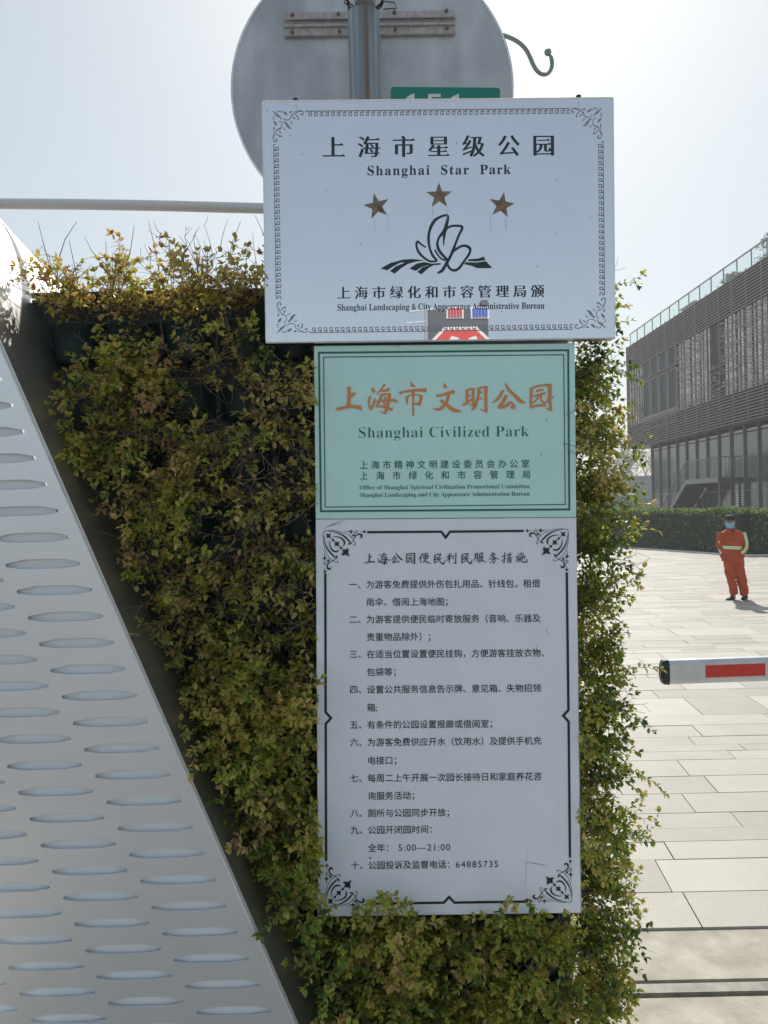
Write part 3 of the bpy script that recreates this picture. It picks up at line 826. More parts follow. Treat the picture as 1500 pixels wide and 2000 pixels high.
# side shell: from the front edge back to the planted wall, curving over at the top
mb = MB(); NZ, NY = 30, 14; grid = []
for i in range(NZ + 1):
    z = 0.0 + (3.05) * i / NZ; rowv = []
    for j in range(NY + 1):
        t = j / NY; Yv = FY + .0035 + t * .95
        x = fin_edge(z) ; b = max(0, z - 2.42)
        x -= (b ** 1.2) * t * .55
        rowv.append(Vector((x + .001, Yv, z)))
    grid.append(rowv)
for r_ in grid: mb.v += [tuple(p) for p in r_]
for i in range(NZ):
    for j in range(NY):
        a = i * (NY + 1) + j; mb.f.append((a, a + 1, a + NY + 2, a + NY + 1))
sh = mb.build('side_shell', M['shell_metal'], fin, smooth=True)
md = sh.modifiers.new('thick', 'SOLIDIFY'); md.thickness = .006; md.offset = 1; es = sh.modifiers.new('crease', 'EDGE_SPLIT'); es.split_angle = R(40)
# rolled lip along the slanting edge
mb = MB(); mb.tube([(fin_edge(z) - .001, FY + .0005, z) for z in [i * .2 for i in range(15)]], .0028, 6); mb.build('edge_lip', M['white'], fin, smooth=True)

# ================================================================== PLANTED WALL
WY = 1.93
wall = empty('planted_wall', (0, WY + .15, 0), 'dark panel wall carrying rows of plastic pots between the white fin and the path', 'planted wall')
ROWZ = [2.365 - .148 * k for k in range(15)]
XR = 0.425
for k, z in enumerate(ROWZ):
    zt = z + .073; zb = z - .075
    xl = fin_edge(zb) + .008
    if xl > XR - .1: continue
    # plates, three pots wide; the leftmost follows the slanting fin
    x = XR
    def plate(x2, x, y0, y1, last):
        p = MB()
        if last: p.prism([(fin_edge(zb) + .004, y0, zb), (x - .0006, y0, zb), (x - .0006, y0, zt - .0008), (fin_edge(zt) + .004, y0, zt - .0008)], (0, y1 - y0, 0))
        else: p.box((x2 + .0006, y0, zb), (x - .0006, y1, zt - .0008))
        if y0 == WY: p.box(((xl if last else x2) + .0015, WY - .02, zb + .001), (x - .0015, WY - .0005, zb + .008))
        p.build('back_plate', M['plate'], wall)
    while x > xl + .02:
        x2 = x - .42; last = x2 < xl + .08
        if last: x2 = xl
        plate(x2, x, WY, WY + .012, last); x = x2
    plate(xl, XR, WY + .36, WY + .372, True)
    p = MB(); p.box((XR + .001, WY, zb + .001), (XR + .012, WY + .372, zt - .001)); p.build('end_plate', M['plate'], wall)
mb = MB()
for x in (-.86, -.3, .1, XR - .03):
    zt = 2.43
    mb.box((x, WY + .05, 0), (x + .03, WY + .08, zt)); mb.box((x, WY + .30, 0), (x + .03, WY + .33, zt))
mb.build('frame_post', M['dark_frame'], wall)
mb = MB(); mb.box((fin_edge(2.45) + .02, WY - .025, 2.440), (XR + .01, WY + .37, 2.448)); mb.build('top_plate', M['plate'], wall)

# pot: half-round tapering bucket, one mesh shared by every pot
def pot_mesh():
    b = MB(); n = 14
    prof = [(.060, 0.0), (.0635, 0.001), (.0635, -.008), (.058, -.010), (.046, -.085), (.040, -.098), (0.0, -.100)]
    inner = [(.060, 0.0), (.055, -.012), (.050, -.022)]
    def sweep(pr):
        k0 = len(b.v)
        for (r, z) in pr:
            for q in range(n + 1):
                t = math.pi * q / n; b.v.append((math.cos(t) * r * 1.05, -.02 - math.sin(t) * r, z))
        for i in range(len(pr) - 1):
            for q in range(n): b.f.append((k0 + i*(n+1) + q, k0 + i*(n+1) + q + 1, k0 + (i+1)*(n+1) + q + 1, k0 + (i+1)*(n+1) + q))
    sweep(prof); sweep(inner); b.box((-.06, -.02, -.09), (.06, -.0005, -.002))
    me = bpy.data.meshes.new('planter_pot'); me.from_pydata(b.v, [], b.f); me.materials.append(M['pot'])
    me.polygons.foreach_set('use_smooth', [True] * len(me.polygons)); return me
def soil_mesh():
    b = MB(); n = 12; pts = [(math.cos(math.pi * q / n) * .052, -.02 - math.sin(math.pi * q / n) * .05, -.022) for q in range(n + 1)]
    b.poly(pts); me = bpy.data.meshes.new('soil'); me.from_pydata(b.v, [], b.f); me.materials.append(M['soil']); return me
PM, SM = pot_mesh(), soil_mesh()
def add_pot(loc, rz=0):
    o = bpy.data.objects.new('planter_pot', PM); col.objects.link(o); o.parent = wall
    o.matrix_parent_inverse = Matrix.Translation(-Vector(wall.location)); o.location = loc; o.rotation_euler = (0, 0, rz)
    s = bpy.data.objects.new('soil', SM); col.objects.link(s); s.parent = o
# sign rectangles in photo pixels that foliage must stay behind
SIGN_Y = 1.74
def in_sign(px, py):
    if 512 < px < 1201 and 190 < py < 668: return True
    if 614 < px < 1124 and 668 <= py < 1014: return True
    if 617 < px < 1134 and 1014 <= py < 1788: return True
    return False
def allow(p, rg):
    px, py = proj(p)
    if p.y < SIGN_Y + .05 and in_sign(px, py):
        if py > 1700: return py > 1786 - 45 * abs(math.sin(px * .023)) and p.y < SIGN_Y - .004
        if px < 650 and (1300 < py < 1380 or py > 1600) and 614 < px: return px < 628 + 6 * math.sin(py*.1) and p.y < SIGN_Y - .004
        return False
    if p.x < fin_edge(max(0.0, p.z)) + .012 and p.z < 2.50: return False
    return True
ordn = ['top', 'second', 'third', 'fourth', 'fifth', 'sixth', 'seventh', 'eighth', 'ninth', 'tenth', 'eleventh', 'twelfth', 'thirteenth', 'fourteenth', 'fifteenth']
cardn = ['next to the white fin', 'second from the white fin', 'third from the white fin', 'fourth from the white fin', 'fifth from the white fin', 'sixth from the white fin', 'seventh from the white fin', 'eighth from the white fin', 'ninth from the white fin', 'tenth from the white fin']
n_sh = 0
OUT = Vector((0, -1, 0))
for k, z in enumerate(ROWZ):
    xl = fin_edge(z) + .052; cidx = 0
    xs = []; x = XR - .075
    while x > xl: xs.append(x); x -= .138
    for cidx, x in enumerate(reversed(xs)):
        add_pot((x, WY - .0005, z))
        if k > 13: continue
        # hidden behind the signs?
        c0, r0 = proj(Vector((x - .07, 1.9, z + .05))); c1, r1 = proj(Vector((x + .07, 1.9, z - .1)))
        if in_sign(c0, r0) and in_sign(c1, r1) and in_sign(c1, r0 - 60) and in_sign(c1 + 45, r1) and in_sign(c0 - 45, r1): continue
        cx, cy = proj(Vector((x, 1.9, z)))
        rg = random.Random(k * 31 + cidx * 7)
        # look follows the photograph: yellow-tan on top, its backlight put into the tint, thin and twiggy in the upper middle, fuller green-yellow below
        left = cidx == 0
        if k == 0: prm = dict(rag=(.3, 1.5 if cidx > 1 else 1.25), n_stem=26, length=.145, leafiness=.74, tint=.72, up=1.25, droop=.3, spread=.55, bare=.28)
        elif k in (1, 2, 3): prm = dict(n_stem=14, length=.19, leafiness=.90 if cidx < 1 else .66, tint=.60 - .01 * k, up=.35, droop=1.8, spread=.9, bare=.38 if cidx > 0 else .12)
        elif k in (4, 5): prm = dict(n_stem=14, length=.18, leafiness=.70, tint=.52, up=.3, droop=1.9, spread=1., bare=.34)
        else: prm = dict(n_stem=16, length=.18, leafiness=.97, tint=.45, up=.45, droop=1.6, spread=1., bare=.10)
        if 1150 < cy < 1350 and cx < 560: prm['tint'] = .56
        if cy > 1560 and cy < 1640 and cx < 600: prm['leafiness'] = .6; prm['bare'] = .4
        if cy > 1780: prm['tint'] = .44; prm['n_stem'] = 16
        od = OUT
        if left and k > 0:
            od = Vector((-.42, -1, 0)).normalized() if k >= 6 else Vector((-.2, -1, 0)).normalized()
            prm['length'] = .235 if k >= 6 else .20; prm['n_stem'] += 5
            if k >= 6: prm['droop'] = 1.3; prm['leafiness'] = 1.0; prm['bare'] = .05
        if cx > 1080: prm['tint'] = .36; prm['n_stem'] = 11
        look = 'backlit tan upright' if k == 0 else 'thin twiggy' if prm['bare'] > .2 else 'dense yellow green' if prm['tint'] > .46 else 'dense green'
        shrub('shrub', Vector((x, WY - .045, z - .015)), od, 1000 + k * 40 + cidx, label='%s shrub in the %s row of pots, %s' % (look, ordn[k], cardn[cidx]), group='shrubs in the front pots of the planted wall', allow=allow, **prm)
        n_sh += 1
# right-hand end: pots facing the path, two to a row, and a back row
for k, z in enumerate(ROWZ):
    for q, yy in enumerate((WY + .09, WY + .28)):
        if q: add_pot((XR + .0125, yy, z), R(90))
        if k > 13: continue
        o_ = Vector((1, -.15 if q == 0 else .1, 0)).normalized()
        shrub('shrub', Vector((XR + .05, yy, z - .015)), o_, 3000 + k * 10 + q, 20, .150, .92, .30 + .10 * (k % 3 == 0), '%s green shrub on the path end of the planted wall, %s row from the top' % ('nearer' if q == 0 else 'farther', ordn[k]),
              'shrubs on the path end of the planted wall', allow, up=.5 if k else 1.0, droop=1.0, spread=.75, bare=.15, leaf_len=.0150)
    if k in (0, 1, 2, 3, 5, 7, 9, 11):
        shrub('shrub', Vector((XR - .05, WY + .42, z)), Vector((.6, .8, 0)), 4000 + k, 8, .17, .6, .28, 'back facing shrub behind the path end of the planted wall, %s row from the top' % ordn[k],
              'shrubs on the rear of the planted wall', allow, up=.5, droop=.8, spread=.9)
# a few long sprays that reach out over the path
def spray(p0, p1, seed, label, tn=.42):
    rg = random.Random(seed); root = empty('vine_spray', p0, label, 'vine'); st_ = MB(); lv = MB(); pts = []
    n = 14
    for i in range(n + 1):
        t = i / n; p = p0.lerp(p1, t) + Vector((0, 0, .03 * math.sin(t * 3.1))) + rvec(rg) * .003; pts.append(p)
        if i > 2:
            for s in (-1, 1):
                if rg.random() < .8: leaf(lv, p, (p1 - p0).normalized() * .6 + Vector((0, s * .6, .5 * s)) + rvec(rg) * .4, Vector((0, 0, 1)), .019 * rg.uniform(.7, 1.2), .010, tn + rg.gauss(0, .12))
    st_.tube(pts, [.0016 * (1 - .6 * i / n) for i in range(n + 1)], 4, False)
    st_.build('stem', M['stem'], root); lv.build('foliage', M['leaf'], root, kind='stuff')
for (a, b, s, lb) in [((1170, 1345), (1292, 1310), 1, 'thin leafy spray pointing at the end of the boom arm'), ((1180, 1500), (1300, 1553), 2, 'thin leafy spray drooping over the paving below the boom'), ((1170, 1095), (1285, 1036), 3, 'leafy spray at the edge of the shrubs beside the hedge'), ((1180, 1660), (1275, 1640), 4, 'leafy spray over the lower paving joints'), ((1160, 650), (1228, 602), 5, 'topmost leafy spray beside the silver sign')]:
    spray(P(a[0], a[1], 2.12), P(b[0], b[1], 2.12), s, lb, .62 if s == 5 else .42)
# bare shoots above the top row
sh_ = empty('bare_shoots', P(250, 560, 2.0), 'long bare shoots sticking up into the sky above the top pots', 'twigs')
rg = random.Random(9)
for (x0, y0, x1, y1) in [(100, 530, 74, 432), (115, 505, 150, 432), (210, 520, 165, 462), (235, 540, 262, 440), (310, 520, 290, 432), (330, 470, 300, 432), (385, 520, 350, 460), (405, 520, 398, 470), (445, 520, 470, 432), (150, 540, 135, 470)]:
    mb = MB(); mid = ((x0 + x1) / 2 + rg.uniform(-8, 8), (y0 + y1) / 2)
    mb.tube([P(x0 + (x0 - x1) * .25, 600, 1.985), P(x0, y0, 1.98), P(*mid, 1.98 + rg.uniform(-.03, .03)), P(x1, y1, 1.97)], [.0016, .0013, .001, .0006], 4, False); mb.build('shoot', M['stem'], sh_)

# ================================================================== POLE, ROUND SIGN SEEN FROM BEHIND, HOOK
ts = empty('round_sign', (P(715, 990, 2.2).x, 2.2, 0), 'round road sign seen from its grey metal back on a rusty galvanised pole', 'road sign')
DY = 2.34
c = P(727, 172, DY); rad = 273 / 1500 * DY
mb = MB(); n = 96
mb.v += [(c.x + rad * math.cos(2*math.pi*i/n), DY, c.z + rad * math.sin(2*math.pi*i/n)) for i in range(n)] + [(c.x + rad * math.cos(2*math.pi*i/n), DY + .003, c.z + rad * math.sin(2*math.pi*i/n)) for i in range(n)]
mb.f.append(tuple(range(n))); mb.f.append(tuple(range(2*n-1, n-1, -1))); mb.f += [(i, n+i, n+(i+1) % n, (i+1) % n) for i in range(n)]
def disc_mat():
    m = bpy.data.materials.new('weathered_aluminium'); m.use_nodes = True; n_ = m.node_tree.nodes; l = m.node_tree.links; b = n_['Principled BSDF']
    b.inputs['Roughness'].default_value = .5; b.inputs['Metallic'].default_value = .3
    tc = n_.new('ShaderNodeTexCoord'); mp = n_.new('ShaderNodeMapping'); mp.inputs['Rotation'].default_value = (0, R(35), 0); mp.inputs['Scale'].default_value = (9, 1, 1.8)
    l.new(tc.outputs['Object'], mp.inputs['Vector'])
    n1 = n_.new('ShaderNodeTexNoise'); n1.inputs['Scale'].default_value = 1.6; n1.inputs['Detail'].default_value = 8; n1.inputs['Roughness'].default_value = .6; l.new(mp.outputs[0], n1.inputs['Vector'])
    n2 = n_.new('ShaderNodeTexNoise'); n2.inputs['Scale'].default_value = 7; n2.inputs['Detail'].default_value = 8; l.new(tc.outputs['Object'], n2.inputs['Vector'])
    mx = n_.new('ShaderNodeMix'); mx.data_type = 'FLOAT'; mx.inputs[0].default_value = .5; l.new(n1.outputs[0], mx.inputs[2]); l.new(n2.outputs[0], mx.inputs[3])
    cr = n_.new('ShaderNodeValToRGB'); e = cr.color_ramp.elements; e[0].position = .36; e[0].color = (.40, .41, .43, 1); e[1].position = .62; e[1].color = (.60, .61, .63, 1); l.new(mx.outputs[0], cr.inputs[0])
    l.new(cr.outputs[0], b.inputs['Base Color']); return m
mb.build('disc', disc_mat(), ts)
mb = MB(); mb.tube([(c.x + rad * math.cos(2*math.pi*i/n), DY + .001, c.z + rad * math.sin(2*math.pi*i/n)) for i in range(n + 1)], .0042, 6, False); mb.build('rim', M['steel_edge'], ts, smooth=True)
# bracket rail
def bar(name, x0, x1, y0, y1, Y, dep, m, parent, tl=.0095):
    pts = [P(x0, y0, Y), P(x1, y0 - (x1 - x0) * tl * 1.5, Y), P(x1, y1 - (x1 - x0) * tl * 1.5, Y), P(x0, y1, Y)]
    mb = MB(); mb.prism(pts, (0, dep, 0)); return bevel(mb.build(name, m, parent), .0015, 1)
M['dusty'] = mat('dusty_aluminium', (.46, .43, .42), .6, .2, .22, 60, .1, 80)
bar('bracket_rail', 555, 889, 24, 38, 2.322, .015, M['dusty'], ts)
bar('bracket_rail', 555, 889, 38.3, 46, 2.332, .005, M['dusty'], ts)
bar('bracket_rail', 555, 889, 46.3, 52, 2.318, .018, M['dusty'], ts)
bar('bracket_rail', 555, 889, 52.3, 70, 2.326, .012, M['dusty'], ts)
for (x, y) in [(571, 29), (661, 27), (571, 62), (663, 61), (770, 24), (872, 21), (772, 57), (873, 54)]:
    p = P(x, y, 2.320); mb = MB(); mb.tube([p, p + Vector((0, -.006, 0))], [.006, .0045], 8); mb.build('bolt', M['rust'], ts)
px0 = P(715, 172, 2.2).x
def pole_mat():
    m = bpy.data.materials.new('rust_streaked_pole'); m.use_nodes = True; n_ = m.node_tree.nodes; l = m.node_tree.links; b = n_['Principled BSDF']
    b.inputs['Roughness'].default_value = .42; b.inputs['Metallic'].default_value = .55
    tc = n_.new('ShaderNodeTexCoord'); sp = n_.new('ShaderNodeSeparateXYZ'); l.new(tc.outputs['Object'], sp.inputs[0])
    mp = n_.new('ShaderNodeMapping'); mp.inputs['Scale'].default_value = (70, 70, 1.2); l.new(tc.outputs['Object'], mp.inputs['Vector'])
    n1 = n_.new('ShaderNodeTexNoise'); n1.inputs['Scale'].default_value = 1; n1.inputs['Detail'].default_value = 4; l.new(mp.outputs[0], n1.inputs['Vector'])
    cr = n_.new('ShaderNodeValToRGB'); e = cr.color_ramp.elements; e[0].position = .3; e[0].color = (.22, .25, .26, 1); e[1].position = .7; e[1].color = (.48, .51, .51, 1); l.new(n1.outputs[0], cr.inputs[0])
    mr = n_.new('ShaderNodeMath'); mr.operation = 'SUBTRACT'; mr.inputs[1].default_value = px0 + .004; l.new(sp.outputs[0], mr.inputs[0])
    ab = n_.new('ShaderNodeMath'); ab.operation = 'ABSOLUTE'; l.new(mr.outputs[0], ab.inputs[0])
    wob = n_.new('ShaderNodeMapRange'); wob.inputs[1].default_value = .012; wob.inputs[2].default_value = .002; l.new(ab.outputs[0], wob.inputs[0])
    mx = n_.new('ShaderNodeMix'); mx.data_type = 'RGBA'; mx.inputs[7].default_value = (.24, .13, .06, 1)
    ml = n_.new('ShaderNodeMath'); ml.operation = 'MULTIPLY'; l.new(wob.outputs[0], ml.inputs[0]); l.new(n1.outputs[0], ml.inputs[1])
    m3 = n_.new('ShaderNodeMath'); m3.operation = 'MULTIPLY'; m3.inputs[1].default_value = 1.5; l.new(ml.outputs[0], m3.inputs[0])
    l.new(m3.outputs[0], mx.inputs[0]); l.new(cr.outputs[0], mx.inputs[6]); l.new(mx.outputs[2], b.inputs['Base Color']); return m
pr = .0455
mb = MB(); mb.tube([(px0 + .014, 2.2, 0.0), (px0 - .003, 2.2, 3.305)], pr, 24); mb.build('pole', pole_mat(), ts, smooth=True)
ptop = P(713, 8, 2.2)
mb = MB(); mb.tube([ptop + Vector((0, 0, -.002)), ptop + Vector((0, 0, .06))], .030, 14); mb.build('clamp', M['dusty'], ts)
mb = MB()
rr = random.Random(4)
for k in range(3):
    z = ptop.z + .004 + .007 * k; mb.tube([(ptop.x + .052 * math.cos(a * .5236), 2.2 + .052 * math.sin(a * .5236), z + .003 * math.sin(a + k)) for a in range(13)], .0022, 5, False)
mb.tube([P(680, -10, 2.14), P(672, 6, 2.14), P(684, 12, 2.14), P(678, 20, 2.14)], .0018, 5, False)
mb.tube([P(745, 2, 2.14), P(770, 5, 2.13), P(775, 16, 2.13), P(748, 18, 2.14)], .0018, 5, False)
mb.build('wire_tie', M['wire'], ts)
hk = MB(); hp = [(930, 60), (960, 64), (985, 69), (1010, 79), (1030, 97), (1040, 125), (1050, 142), (1064, 148), (1076, 140), (1080, 122), (1074, 106)]
hk.tube([P(x, y, 2.36) for x, y in hp], .0072, 8); hk_o = hk.build('hook', M['hook'], ts, smooth=True); hk_o.modifiers.new('s', 'SUBSURF').levels = 1
hk_o.modifiers['s'].render_levels = 2
mb = MB(); q = P(1070, 102, 2.36)
mb.ring_loft([ell(q + Vector((0, 0, .011 * math.sin(a))), .011 * math.cos(a) + .0002, .011 * math.cos(a) + .0002, 12) for a in [-1.5, -1, -.5, 0, .5, 1, 1.5]]); mb.build('hook_knob', M['hook'], ts, smooth=True)

pipe = MB()
pipe.tube([P(-260, 402, 2.33), P(0, 398, 2.33), P(150, 399, 2.33), P(300, 401.5, 2.33), P(514, 407, 2.33), P(690, 412, 2.26)], .0158, 14)
tag(pipe.build('horizontal_pipe', M['pipe'], None, smooth=True), 'pale horizontal pipe crossing the sky above the shrubs to the sign pole', 'pipe')

# green number plate
npl = empty('number_plate', P(870, 190, 2.05), 'small green plate with the pale number 151, mostly hidden behind the silver sign', 'number plate')
def rrect(x0, y0, x1, y1, r, tl=0.0):
    out = []
    for (cx, cy, a0) in ((x1 - r, y0 + r, -90), (x1 - r, y1 - r, 0), (x0 + r, y1 - r, 90), (x0 + r, y0 + r, 180)):
        for k in range(5): a = R(a0 + k * 22.5); out.append((cx + r * math.cos(a), cy + r * math.sin(a) - (cx - x0) * tl))
    return out
mb = MB(); mb.prism([P(x, y, 2.05) for x, y in rrect(763, 169.5, 977, 262, 7, -.008)], (0, .003, 0)); mb.build('plate', M['green_plate'], npl)
nf = zoomf(740, 0, 4.1667, 2.05)
mb = MB(); polyfill(mb, nf(), [(225, 790), (275, 762), (290, 762), (290, 930), (255, 930), (255, 800), (225, 812)]); mb.build('digit', M['white'], npl)
mb = MB(); polyfill(mb, nf(), [(400, 764), (503, 764), (503, 790), (430, 790), (430, 820), (503, 820), (503, 930), (400, 930), (400, 905), (475, 905), (475, 845), (400, 845)]); mb.build('digit', M['white'], npl)
mb = MB(); polyfill(mb, nf(), [(588, 792), (638, 766), (652, 766), (652, 930), (618, 930), (618, 802), (588, 814)]); mb.build('digit', M['white'], npl)

mb = MB()
for (x, y) in ((771, 177), (871, 172.5), (971, 177)): disc(mb, nf(), (x - 740) * 4.1667, y * 4.1667, 4)
mb.build('screw', M['black_print'], npl)

# ================================================================== SIGN 1: SILVER STAR PARK SIGN
S1Y = 1.74
s1 = empty('star_park_sign', P(858, 430, S1Y + .02), 'large polished silver sign with three bronze stars and a flower emblem', 'sign')
tl1 = 0.0098
F1 = Face(S1Y, tl1)
C1 = [(513, 198), (1197, 191), (1200.5, 660.5), (520, 669.5)]
mb = MB(); mb.prism([P(x, y, S1Y) for x, y in C1], (0, .003, 0)); mb.build('panel', M['mirror_steel'], s1)
mb = MB(); edge = C1 + [C1[0]]
for a, b in zip(edge[:-1], edge[1:]):
    pa, pb = P(*a, S1Y), P(*b, S1Y); mb.tube([pa + Vector((0, .001, 0)), pb + Vector((0, .001, 0))], .0022, 6)
mb.build('rim', M['steel_edge'], s1)
mb = MB()
for a, b in zip(edge[:-1], edge[1:]):
    pa, pb = P(*a, S1Y) + Vector((0, .0035, 0)), P(*b, S1Y) + Vector((0, .0035, 0)); cc = P(858, 430, S1Y)
    i1 = (cc - pa).normalized() * .003; i2 = (cc - pb).normalized() * .003
    mb.prism([pa, pb, pb + i2, pa + i1], (0, .028, 0))
mb.build('return_edge', M['steel_edge'], s1)
for i, ch in enumerate('上海市星级公园'):
    mb = MB(); cjk(mb, F1, ch, 629.5 + i * 68.35, 304.5 - i * 68.35 * tl1, 45, 68.35, 'song'); mb.build('letter', M['emblem'], s1)
for wd, a, b in (('Shanghai', 717.9, 839), ('Star', 861.5, 916), ('Park', 937.5, 998)):
    mb = MB(); latin(mb, F1, bold(wd), a, b, 342 - (a - 718) * tl1, 26.5); mb.build('lettering', M['emblem'], s1)
mb = MB(); cjk(mb, F1, '上海市绿化和市容管理局颁', 658, 582, 26.5, 34.45, 'song'); mb.build('lettering', M['emblem'], s1)
mb = MB(); latin(mb, F1, bold('Shanghai Landscaping & City Appearance Administrative Bureau'), 659, 1063.5, 606.5, 18.0, squeeze=True); mb.build('lettering', M['emblem'], s1)
# stars
for (x, y, ro) in ((736, 402.7, -12), (857.8, 382.5, 0), (980, 401, 11)):
    mb = MB(); c0 = P(x, y, S1Y); k = 0; rr_ = 26 / 1500 * S1Y; ring = []
    for i in range(10):
        a = R(ro) + i * math.pi / 5; r_ = rr_ if i % 2 == 0 else rr_ * .40; ring.append((c0.x + r_ * math.sin(a), S1Y - .0006, c0.z + r_ * math.cos(a)))
    mb.v = [(c0.x, S1Y - .010, c0.z)] + ring; mb.f = [(0, 1 + i, 1 + (i+1) % 10) for i in range(10)]
    mb.build('star', M['bronze'], s1)
# emblem
mb = MB(); ef = zoomf(730, 400, 6.0, S1Y)
for s in [[(612,498,14),(560,465,20),(515,430,26),(500,470,26),(525,550,28),(590,620,24),(660,660,22),(740,660,18)],
          [(745,655,22),(690,590,28),(655,500,26),(642,400,32),(655,300,32),(700,200,38),(760,150,28),(830,122,24),(868,130,28),(862,190,36),(845,260,42)],
          [(845,260,42),(828,310,48),(790,350,32),(757,400,26),(747,480,32),(785,560,32),(870,650,26)],
          [(860,275,22),(910,247,24),(1010,246,26),(1038,272,30),(1000,350,28),(960,450,28),(930,530,36),(900,600,32),(850,690,36),(800,770,36),(745,797,16)],
          [(830,330,38),(822,400,24),(820,475,10)],
          [(935,540,28),(1040,478,26),(1120,500,32),(1125,560,28),(1060,660,28),(990,750,30),(925,765,28),(880,730,26),(860,680,28)],
          [(718,525,18),(740,570,18),(790,630,16),(850,650,18)]]: stroke(mb, ef(), s)
polyfill(mb, ef(), [(80,745),(200,680),(350,640),(450,635),(590,650),(480,665),(400,690),(320,740),(245,805),(190,775),(260,720),(360,680),(345,670),(300,680),(210,730),(160,765)])
polyfill(mb, ef(), [(420,745),(500,690),(590,670),(680,690),(780,682),(790,697),(700,705),(640,740),(560,812),(512,785),(570,730),(645,710),(640,702),(560,725),(495,772)])
polyfill(mb, ef(), [(1115,637),(1220,630),(1290,605),(1308,646),(1210,660),(1100,656)])
polyfill(mb, ef(), [(1080,672),(1210,676),(1314,660),(1388,737),(1300,740),(1210,738),(1160,715),(1060,692)])
mb.build('flower_emblem', M['emblem'], s1)
# key border
def key(mb, p0, p1, flip=1, n=45, hgt=9.0, w=1.5):
    p0 = Vector(p0); p1 = Vector(p1); d = (p1 - p0); L = d.length; d.normalize(); nn = Vector((-d.y, d.x)) * flip; u = L / n
    pts = []
    for k in range(n):
        for (a, b) in ((0, 0.42), (0, 0), (.86, 0), (.86, .42), (.5, .42), (.5, 1), (1.0, 1)): pts.append(p0 + d * (u * (k + a)) + nn * (hgt * b))
    m = lambda x, y: P(x, y, S1Y - .0007)
    q = []
    for p in pts:
        if not q or (p - q[-1]).length > .2: q.append(p)
    # plain rectangles per segment, kept clear of one another
    for a, b in zip(q[:-1], q[1:]):
        e = (b - a).normalized(); s = Vector((-e.y, e.x)) * w / 2; a2 = a + e * w * .5; b2 = b + e * w * .5
        k0 = len(mb.v); mb.v += [tuple(m(*(a2 + s))), tuple(m(*(b2 + s))), tuple(m(*(b2 - s))), tuple(m(*(a2 - s)))]; mb.f.append((k0, k0+1, k0+2, k0+3))
mb = MB(); key(mb, (597, 216.8), (1113, 211.6), 1, 46); mb.build('key_border', M['grey_print'], s1)
mb = MB(); key(mb, (605, 649.5), (1119, 643), -1, 46); mb.build('key_border', M['grey_print'], s1)
mb = MB(); key(mb, (534.5, 282), (539.5, 584), -1, 27); mb.build('key_border', M['grey_print'], s1)
mb = MB(); key(mb, (1178, 276), (1181, 577), 1, 27); mb.build('key_border', M['grey_print'], s1)
orn = [[(200,250,26),(250,300,34),(330,380,66),(400,420,34),(440,500,24)], [(250,400,20),(200,440,16),(200,490,15),(250,490,12)], [(330,300,22),(350,260,20),(430,250,16),(460,290,14),(420,315,12)]]
orn_s = [[(500,270,34),(560,320,66),(620,360,24)], [(680,280,44),(760,280,32)], [(500,420,12),(510,480,14),(600,515,16),(700,480,20),(740,380,26),(800,340,18)], [(860,360,22),(930,430,28),(940,500,18),(910,480,12)], [(780,430,34),(850,480,24)],
         [(880,290,34),(970,250,24),(1060,260,22),(1090,320,18),(1040,360,28),(1000,320,16)], [(820,265,10),(870,290,12),(850,335,12),(810,320,10),(805,285,10),(830,262,10)]]
orn += [[(500,560,34),(560,590,44),(640,700,76),(700,760,34),(740,750,20)], [(690,600,16),(730,560,14),(760,600,14),(740,640,18)], [(500,740,14),(520,790,14),(580,800,16)]]
for nm, (ox, oy, sx, sy) in enumerate([(532.5, 216, 1, 1), (1176, 210, -1, 1), (541, 650, 1, -1), (1183, 641, -1, -1)]):
    mb = MB()
    def lm(l):
        return lambda x, y: P(ox + sx * (x - 190) / 15 , oy + sy * (y - 240) / 15 - sx * (x - 190) / 15 * tl1, S1Y - l)
    q = 0
    for s in orn: q += 1; stroke(mb, lm(.0006 + q * .00004), s)
    for s in orn_s:
        q += 1; stroke(mb, lm(.0006 + q * .00004), s); q += 1; stroke(mb, lm(.0006 + q * .00004), [(y - 50, x + 50, w_) for x, y, w_ in s])
    mb.build('corner_ornament', M['grey_print'], s1)
M['drip'] = mat('faint_rust_drip', (.60, .63, .67), .5)
mb = MB(); df_ = zoomf(0, 0, 1, S1Y)
for (x, y, L) in ((731, 428, 28), (758, 418, 40), (845, 406, 30), (873, 406, 26), (958, 416, 36), (988, 428, 24), (578, 202, 26), (1131, 197, 18)): stroke(mb, df_(), [(x, y, .9), (x + .3, y + L * .5, .7), (x + .5, y + L, .3)])
mb.build('drip_mark', M['drip'], s1)
mb = MB()
for (x, y) in ((522, 215), (567, 264), (637, 372), (704, 475), (1087, 455), (1154, 424), (1088, 350), (980, 608), (892, 279), (590, 300), (1050, 520)): disc(mb, df_(), x, y, 1.0, 6)
mb.build('speck', M['black_print'], s1)
for (x, y) in ((577, 196), (1130, 190)):
    p = P(x, y, S1Y + .012); mb = MB(); mb.tube([p + Vector((0, 0, -.003)), p + Vector((0, 0, .0035))], .006, 8); mb.build('bolt', M['black_plastic'], s1)

